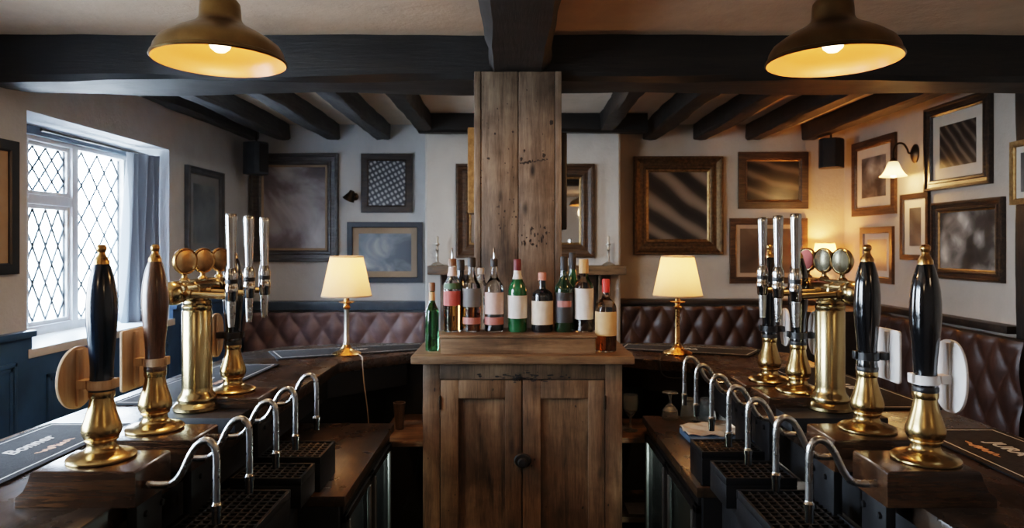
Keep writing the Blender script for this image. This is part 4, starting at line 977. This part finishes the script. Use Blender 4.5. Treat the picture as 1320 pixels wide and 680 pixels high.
# ------------------------------------------------------------------ wall pictures
FR = {
 'flat': [(0, .0), (0, .018), (.004, .022), (.85, .020), (1.0, .014), (1.0, .0)],
 'double': [(0, .0), (0, .028), (.06, .034), (.22, .034), (.30, .022), (.62, .018), (.70, .026), (.86, .026), (1.0, .014), (1.0, .0)],
 'gilt': [(0, .0), (0, .040), (.05, .048), (.18, .050), (.28, .036), (.50, .024), (.68, .026), (.74, .034), (.84, .034), (.90, .022), (1.0, .016), (1.0, .0)],
}
def ring_mesh(w, h, fw, prof):
    b = bm_new(); R = []
    for u, d in prof:
        u *= fw
        R.append([b.verts.new(p) for p in ((-w / 2 + u, -d, -h / 2 + u), (w / 2 - u, -d, -h / 2 + u), (w / 2 - u, -d, h / 2 - u), (-w / 2 + u, -d, h / 2 - u))])
    for a, c in zip(R, R[1:] + R[:1]):
        for k in range(4): b.faces.new((a[k], a[(k + 1) % 4], c[(k + 1) % 4], c[k]))
    bmesh.ops.recalc_face_normals(b, faces=b.faces[:]); return b
def picture(label, loc, rot, w, h, fw, style, fmat, pmat, mount=None, mw=0.05, slip=None, sw=.012, name='framed_picture', group=None, tilt=0.0):
    o = thing(name, label, 'picture' if name != 'wall_mirror' else 'mirror', loc, rot, group)
    o.rotation_euler = (0, 0, rot)
    obj('frame', ring_mesh(w, h, fw, FR[style]), fmat, o, ang=25)
    iw, ih = w - 2 * fw, h - 2 * fw
    if slip:
        obj('slip', ring_mesh(iw + .002, ih + .002, sw, [(0, .003), (0, .017), (.4, .019), (1, .011), (1, .003)]), slip, o, ang=25); iw -= 2 * sw; ih -= 2 * sw
    b = bm_new()
    if mount:
        box(b, -iw / 2 - .004, iw / 2 + .004, -.0065, -.004, -ih / 2 - .004, ih / 2 + .004); obj('mount', b, mount, o); b = bm_new(); iw -= 2 * mw; ih -= 2 * mw
        box(b, -iw / 2, iw / 2, -.0082, -.0066, -ih / 2, ih / 2)
    else: box(b, -iw / 2 - .004, iw / 2 + .004, -.0085, -.004, -ih / 2 - .004, ih / 2 + .004)
    obj('print' if name != 'wall_mirror' else 'mirror_glass', b, pmat, o)
    return o
def back(px0, px1, y0, y1, d=YB - .002):
    k = d / F; return (((px0 + px1) / 2 - 662) * k, d, H(-((y0 + y1) / 2 - 316) * k)), (px1 - px0) * k, (y1 - y0) * k
GP = 'framed pictures on the walls'
def bp(label, px, fw, style, fmat, pmat, **kw):
    loc, w, h = back(*px); return picture(label, loc, 0, w, h, fw, style, fmat, pmat, group=GP, **kw)
P1 = m_print('faded_cloudy_painting', 'cloud', [(.30, (.12, .095, .098)), (.42, (.22, .18, .18)), (.52, (.42, .39, .39)), (.66, (.60, .58, .57))], 1.6, 3.0)
P2 = m_print('lace_pattern_print', 'lace', [(.15, (.035, .04, .05)), (.45, (.15, .16, .18)), (.8, (.5, .51, .52))], 9.0, 1.0, rot=.5)
P3 = m_print('blue_grey_cloud_print', 'cloud', [(.32, (.07, .09, .12)), (.48, (.20, .23, .26)), (.60, (.40, .43, .44)), (.75, (.50, .51, .5))], 4.2, 8.0)
P4 = m_print('brown_rays_painting', 'ray', [(.20, (.014, .010, .008)), (.48, (.04, .03, .022)), (.66, (.15, .115, .085)), (.85, (.26, .20, .15))], 1.5, 5.0, 2.6, rot=.95)
P5 = m_print('streaky_landscape', 'ray', [(.25, (.016, .012, .009)), (.55, (.05, .036, .025)), (.80, (.16, .115, .075)), (.95, (.26, .19, .12))], 2.6, 2.0, 3.5, rot=1.35)
P6 = m_print('hazy_brown_view', 'cloud', [(.30, (.05, .032, .02)), (.55, (.12, .082, .05)), (.75, (.21, .15, .10))], 2.4, 6.0)
P7 = m_print('grey_figures_print', 'crowd', [(.2, (.48, .46, .43)), (.45, (.20, .19, .18)), (.7, (.04, .038, .036))], 8.0, 4.0)
P8 = m_print('dark_stripes_print', 'ray', [(.25, (.02, .015, .012)), (.60, (.05, .04, .032)), (.85, (.16, .13, .105))], 5.0, 7.0, 1.6, rot=.75)
P9 = m_print('small_grey_portrait_print', 'cloud', [(.3, (.06, .055, .05)), (.55, (.12, .11, .1)), (.75, (.2, .18, .16))], 5.0, 9.0)
P10 = m_print('pale_orange_print', 'cloud', [(.3, (.25, .15, .09)), (.6, (.38, .25, .17)), (.8, (.45, .33, .24))], 4.0, 12.0)
P11 = m_print('dark_crowd_print', 'crowd', [(.15, (.62, .60, .56)), (.38, (.26, .245, .23)), (.60, (.05, .047, .044)), (.85, (.015, .014, .014))], 8.0, 15.0)
P12 = m_print('hazed_blue_print', 'cloud', [(.3, (.10, .14, .185)), (.55, (.16, .215, .27)), (.75, (.22, .28, .34))], 3.0, 18.0)  # bluish veil of the haze is part of the print colours
P13 = m_print('pale_edge_print', 'cloud', [(.3, (.2, .2, .2)), (.7, (.35, .34, .33))], 3.0, 20.0)
bp('large cloudy painting in a double wooden frame, left of the unlit sconce', (323, 437, 198, 337), 0.098, 'double', 'frame_grey', P1, slip='mount_tan', sw=0.018)
bp('small dark-framed print of a pale lattice pattern', (466, 532, 198, 274), 0.062, 'flat', 'frame_dark', P2)
bp('navy-framed cloud print with tan mount below the lattice print', (448, 545, 286, 364), 0.047, 'flat', 'frame_navy', P3, mount='mount_tan', mw=0.05)
bp('large brown painting in a heavy bronzed gilt frame right of the chimney breast', (816, 931, 202, 328), 0.112, 'gilt', 'gilt_dark', P4, slip='gilt', sw=0.02)
bp('streaky dark landscape in a wide brown frame, upper picture beside the corner speaker', (951, 1041, 196, 269), 0.067, 'flat', 'frame_brown', P5, slip='gilt_dark', sw=0.011)
bp('hazy brown picture behind the right-hand taps', (940, 1040, 281, 365), 0.056, 'flat', 'frame_brown', P6, mount='mount_tan', mw=0.033)
def rp(label, d0, d1, h0, h1, fw, style, fmat, pmat, x=XR - .002, **kw):
    return picture(label, (x, (d0 + d1) / 2, H((h0 + h1) / 2)), -PI / 2, d1 - d0, h1 - h0, fw, style, fmat, pmat, group=GP, **kw)
rp('brown-framed print of grey figures behind the lit wall sconce', 4.995, 5.631, 0.234, 0.831, 0.056, 'flat', 'frame_brown', P7, mount='mount', mw=0.072, slip='gilt_dark', sw=0.013)
rp('large dark-framed striped print hung high at the right', 3.992, 4.627, 0.362, 0.917, 0.069, 'double', 'frame_dark', P8, mount='mount', mw=0.072)
rp('narrow portrait-format print hung below the lit sconce', 4.594, 4.928, -0.103, 0.362, 0.038, 'flat', 'frame_dark', P9, mount='mount', mw=0.061)
rp('small dark-framed pale orange print in the right corner, behind the second pump', 5.029, 5.497, -0.288, 0.142, 0.05, 'flat', 'frame_brown', P10, mount='mount', mw=0.045)
rp('wide dark-framed black and white crowd-like print, lowest at the right', 3.891, 4.549, -0.217, 0.279, 0.061, 'double', 'frame_dark', P11, slip='gilt', sw=0.009)
rp('small gilt-framed picture on the timber post at the right edge', 3.378, 3.696, 0.217, 0.557, 0.033, 'flat', 'gilt', P9, x=2.705, mount='mount', mw=0.033)
def lp(label, d0, d1, h0, h1, fw, style, fmat, pmat, **kw):
    return picture(label, (XL + .002, (d0 + d1) / 2, H((h0 + h1) / 2)), PI / 2, d1 - d0, h1 - h0, fw, style, fmat, pmat, group=GP, **kw)
lp('navy-framed picture cut by the left edge, nearer than the window', 2.564, 3.077, -0.129, 0.465, 0.05, 'flat', 'frame_navy', P13, mount='mount_tan', mw=0.067)
lp('dark-framed print in painted bluish haze beyond the window and curtain', 4.661, 5.24, -0.1, 0.552, 0.05, 'double', 'frame_haze', P12, mount='mount_slate', mw=0.067)
# overmantel mirror behind the post
loc, w, h = back(588, 766, 211.5, 332, 5.458)
picture('large brown-framed mirror over the mantel, mostly hidden by the post', loc, 0, w, h, .106, 'gilt', 'frame_brown', 'mirror', slip='gilt', sw=.016, name='wall_mirror')
# frames seen edge-on on the post sides
o = thing('edge_frame', 'gilt-edged frame seen edge-on on the left side of the post', 'picture', (-.1665, 2.985, H(.318)), PI / 2 * 1)
o.rotation_euler = (0, 0, -PI / 2)
obj('frame', ring_mesh(.20, .36, .02, [(0, 0), (0, .026), (.3, .028), (1, .022), (1, 0)]), 'gilt', o)
b = bm_new(); box(b, -.082, .082, -.012, -.002, -.162, .162); obj('print', b, P9, o)
o = thing('edge_frame', 'flat black framed panel seen edge-on on the right side of the post', 'picture', (.2025, 3.00, H(.272)), PI / 2)
b = bm_new(); box(b, -.12, .12, -.022, -.001, -.205, .205, .003); obj('frame', b, 'rubber', o)
b = bm_new(); box(b, -.11, .11, -.0235, -.0221, -.195, .195); obj('panel_face', b, 'black_glass', o)

# ------------------------------------------------------------------ mantel shelf and candlesticks
mt = thing('mantel_shelf', 'thick wooden mantel shelf on the chimney breast behind the post', 'mantel shelf', (.095, 5.46, 0))
b = bm_new(); box(b, -.765, .78, -.178, -.001, H(-.229), H(-.158), .008); obj('shelf_board', b, 'pine_x', mt)
for s in (-1, 1):
    b = bm_new(); box(b, s * 0.625 - .05, s * 0.625 + .05, -.07, -.001, .0, H(-.2295), .006); obj('surround_post', b, 'pine_z', mt)
    b = bm_new(); prism(b, [(-.001, H(-.2295)), (-.13, H(-.2295)), (-.11, H(-.262)), (-.0711, H(-.312)), (-.001, H(-.312))], s * 0.625 - .035, s * 0.625 + .035, 'X', bev=.004); obj('bracket', b, 'railwood', mt)
b = bm_new(); box(b, -.565, .565, -.03, -.002, .0, H(-.38)); obj('fireplace_opening', b, 'blackwood', mt)
b = bm_new(); box(b, -.565, .565, -.06, -.002, H(-.3795), H(-.2295), .004); obj('frieze', b, 'railwood', mt)
def candlestick(x, label, cs=None):
    o = thing('candlestick', label, 'candlestick', (x, 5.385, H(-.157)), group='candlesticks on the mantel'); o.scale = (1.1, 1.1, 1.1)
    b = bm_new(); lathe(b, [(0, 0), (.046, 0), (.047, .006), (.030, .014), (.012, .026), (.008, .045), (.011, .052), (.008, .060), (.0085, .10), (.013, .112), (.008, .122), (.009, .14), (.018, .15), (.018, .156), (0, .157)], 24); obj('stick', b, 'pewter', o)
    b = bm_new(); lathe(b, [(0, .15), (.010, .15), (.0095, .205), (.003, .21), (0, .21)], 16); obj('candle', b, 'candle_wax', o)
    return o
c1 = candlestick(-.602, 'pewter candlestick with short candle, left end of the mantel')
c2 = copy_tree(c1); c2.location.x = .749; c2['label'] = 'pewter candlestick with short candle, right end of the mantel'

# ------------------------------------------------------------------ wall lights
sc = thing('wall_sconce', 'lit brass wall sconce with bell-shaped glass shade on the right wall', 'wall light', (XR, 4.77, H(.641))); sc.scale = (1.1, 1.1, 1.1)
b = bm_new(); lathe(b, [(0, 0), (.05, 0), (.05, .008), (.035, .02), (.012, .028), (0, .03)], 28, RY(-PI / 2), sx=1.2, sy=.8); obj('backplate', b, 'darkmetal', sc)
b = bm_new(); tube(b, [(-.02, 0, 0), (-.045, 0, .005), (-.055, 0, .03), (-.08, 0, .062), (-.115, 0, .062), (-.138, 0, .03), (-.142, 0, -.03)], .0065, 12, 6); lathe(b, [(0, -.03), (.012, -.03), (.024, -.048), (.026, -.054), (0, -.054)], 20, T(-.142, 0, 0)); obj('arm', b, 'darkmetal', sc)
b = bm_new(); shell(b, [(.024, -.050), (.030, -.058), (.038, -.080), (.048, -.105), (.064, -.130), (.080, -.146)], 40, T(-.142, 0, 0)); obj('glass_shade', b, 'frost', sc)
b = bm_new(); lathe(b, [(0, -.155), (.014, -.15), (.022, -.13), (.02, -.105), (.012, -.085), (0, -.08)], 24, T(-.142, 0, 0)); obj('bulb', b, 'bulb', sc)
li = bpy.data.lights.new('sconce_light', 'POINT'); li.energy = 6; li.color = (1, .54, .20); li.shadow_soft_size = .025
lo = bpy.data.objects.new('sconce_light', li); C.objects.link(lo); lo.location = (XR - .156, 4.77, H(.468))
kx = (453 - 662) / F * YB
sc = thing('wall_sconce', 'small dark unlit wall spotlight between the large painting and the lattice print', 'wall light', (kx + .03, YB, H(.4125))); sc.scale = (1.1, 1.1, 1.1)
b = bm_new(); lathe(b, [(0, 0), (.03, 0), (.03, .008), (.02, .016), (0, .018)], 24, RX(PI / 2)); obj('backplate', b, 'darkmetal', sc)
b = bm_new(); tube(b, [(0, -.015, 0), (0, -.05, .005), (-.01, -.075, .02)], .007, 10, 5); obj('arm', b, 'darkmetal', sc)
b = bm_new(); lathe(b, [(0, .035), (.018, .03), (.022, .01), (.045, -.04), (.047, -.045), (.043, -.043), (.02, .008), (0, .02)], 28, T(-.012, -.085, .012) @ RY(.5) @ RX(.2)); obj('lamp_shade', b, 'darkmetal', sc)

# ------------------------------------------------------------------ corner speakers
def speaker(loc, rz, w, h, d, label, mount_h, bm_='speaker'):
    o = thing('wall_speaker', label, 'speaker', loc, rz)
    b = bm_new(); prism(b, [(-w / 2, 0), (-w / 2, -d * .35), (-w * .40, -d * .8), (-w * .25, -d), (w * .25, -d), (w * .40, -d * .8), (w / 2, -d * .35), (w / 2, 0)], -h / 2, h / 2, bev=.01); obj('cabinet_body', b, bm_, o)
    b = bm_new(); box(b, -w * .24, w * .24, -d - .006, -d + .004, -h * .44, h * .44, .008); obj('grille', b, 'speaker_g', o)
    b = bm_new(); tube(b, [(0, -d * .4, h / 2 - .01), (0, -d * .4, h / 2 + mount_h)], .008, 10, 0); box(b, -.03, .03, -d * .4 - .03, -d * .4 + .03, h / 2 + mount_h - .006, h / 2 + mount_h, .002); obj('bracket', b, 'darkmetal', o)
speaker((2.63, 5.64, H(.75)), -.55, .19, .24, .155, 'small black speaker hung in the back right corner', CZ - H(.75) - .12)
speaker((-2.13, 5.55, H(.70)), 1.0, .17, .26, .155, 'small black speaker hung in the back left corner above the bench', CZ - H(.70) - .13, 'speaker_l')

# ------------------------------------------------------------------ buttoned leather benches
def tufted(bm, w, h, nx_, nz_, depth=.04, mtx=None):
    """panel in x-z, bulging to -y. button rows offset"""
    t = bmesh.new(); n, m = int(w / .012), int(h / .012); g = []
    a, bb = w / nx_, h / nz_
    for j in range(m + 1):
        r_ = []
        for i in range(n + 1):
            x, z = w * i / n, h * j / m
            p, q = PI * (x / a + z / (2 * bb) * 1.0), PI * (x / a - z / (2 * bb) * 1.0)
            f = (abs(math.sin(p)) * abs(math.sin(q))) ** .55
            e = min(1, min(x, w - x, ) / .02, (h - z) / .02 if z > h - .02 else 1)
            r_.append(t.verts.new((x - w / 2, -depth * f - .012 * max(0, min(1, e)), z)))
        g.append(r_)
    for j in range(m):
        for i in range(n): t.faces.new((g[j][i], g[j][i + 1], g[j + 1][i + 1], g[j + 1][i]))
    merge(bm, t, mtx)
def bench(label, loc, rz, w, mat, ztop, nx_, dp=.042):
    o = thing('leather_bench', label, 'bench', loc, rz)
    b = bm_new(); box(b, -w / 2, w / 2, -.12, 0, .0, ztop - .01, .004); obj('bench_frame', b, 'railwood', o)
    b = bm_new(); tufted(b, w - .01, ztop - .50, nx_, 4, dp, T(0, -.122, .50)); obj('buttoned_back', b, mat, o, ang=80)
    b = bm_new(); box(b, -w / 2 + .003, w / 2 - .003, -.60, -.17, .36, .48, .03, 4); obj('seat_cushion', b, mat, o)
    b = bm_new(); box(b, -w / 2 + .003, w / 2 - .003, -.56, -.125, .0, .355, .004); obj('seat_base', b, 'railwood', o)
    return o
bench('buttoned leather bench on the back wall by the window side', ((XL + .05 - .71) / 2, 5.67, 0), 0, 1.48, 'leather', H(-.543), 8)
bench('buttoned leather bench on the back wall under the gilt painting', ((.865 + 2.05) / 2, 5.67, 0), 0, 1.18, 'leather_b', H(-.492), 7)
bench('buttoned leather bench along the right-hand wall', (XR - .095, (3.46 + 5.05) / 2, 0), -PI / 2, 1.58, 'leather_b', H(-.492), 9, .024)
b = bm_new(); box(b, 2.056, XR - .095, 5.06, 5.67, 0, H(-.492), .004)
tag(obj('bench_corner', b, 'railwood'), 'dark wooden corner block joining the two right-hand benches', 'bench corner')

# ------------------------------------------------------------------ light
w = bpy.data.worlds.new('sky'); S.world = w; w.use_nodes = True; nt = w.node_tree; nt.nodes.clear()
wo = nt.nodes.new('ShaderNodeOutputWorld'); bg = nt.nodes.new('ShaderNodeBackground')
tc = nt.nodes.new('ShaderNodeTexCoord'); sep = nt.nodes.new('ShaderNodeSeparateXYZ'); L(nt, tc.outputs['Generated'], sep.inputs[0])
cl = ramp(nt, math_n(nt, 'ADD', math_n(nt, 'MULTIPLY', sep.outputs['Z'], .5), .5), [(.40, (.30, .34, .38)), (.49, (.55, .62, .68)), (.54, (.75, .87, 1.0)), (.8, (.50, .72, 1.0))])
L(nt, cl, bg.inputs['Color']); bg.inputs['Strength'].default_value = 48.0
L(nt, bg.outputs[0], wo.inputs['Surface'])
def portal(y0, y1):
    li = bpy.data.lights.new('window_portal', 'AREA'); li.shape = 'RECTANGLE'; li.size = y1 - y0; li.size_y = ZT - ZS
    li.cycles.is_portal = True
    lo = bpy.data.objects.new('window_portal', li); C.objects.link(lo); lo.location = (XL - .385, (y0 + y1) / 2, (ZS + ZT) / 2); lo.rotation_euler = (0, -PI / 2, 0)
portal(W1A, W1B); portal(W2A, W2B)
# added fill for the back of the room, no lamp seen behind the post
li = bpy.data.lights.new('back_fill', 'AREA'); li.shape = 'DISK'; li.size = .16; li.energy = 7; li.color = (1, .88, .74)
lo = bpy.data.objects.new('back_fill', li); C.objects.link(lo); lo.location = (.02, 4.15, CZ - .02)
li = bpy.data.lights.new('tumbler_fill', 'POINT'); li.energy = 2.6; li.color = (1, .92, .82); li.shadow_soft_size = .02  # added fill to make the tumblers show, no fitting here
lo = bpy.data.objects.new('tumbler_fill', li); C.objects.link(lo); lo.location = (.92, 2.60, H(-.575))
# soft fill lights added behind the camera, standing for no known lamps
for x, y, e in ((-.9, -.6, 3.5), (1.2, -.5, 3.5)):
    li = bpy.data.lights.new('front_fill', 'POINT'); li.energy = e; li.color = (1, .70, .42); li.shadow_soft_size = .12
    lo = bpy.data.objects.new('front_fill', li); C.objects.link(lo); lo.location = (x, y, H(.55))

# ------------------------------------------------------------------ camera
cd = bpy.data.cameras.new('camera'); cam = bpy.data.objects.new('camera', cd); C.objects.link(cam)
cam.location = (0, 0, EYE); cam.rotation_euler = (PI / 2, 0, 0)
cd.sensor_width = 36; cd.lens = 36 * F / 1320; cd.shift_x = -2 / 1320; cd.shift_y = -24 / 1320; cd.clip_start = .02
cd.dof.use_dof = True; cd.dof.focus_distance = 1.9; cd.dof.aperture_fstop = 5.0
S.camera = cam
S.view_settings.view_transform = 'Filmic'; S.view_settings.look = 'Medium High Contrast'; S.view_settings.exposure = 0.75
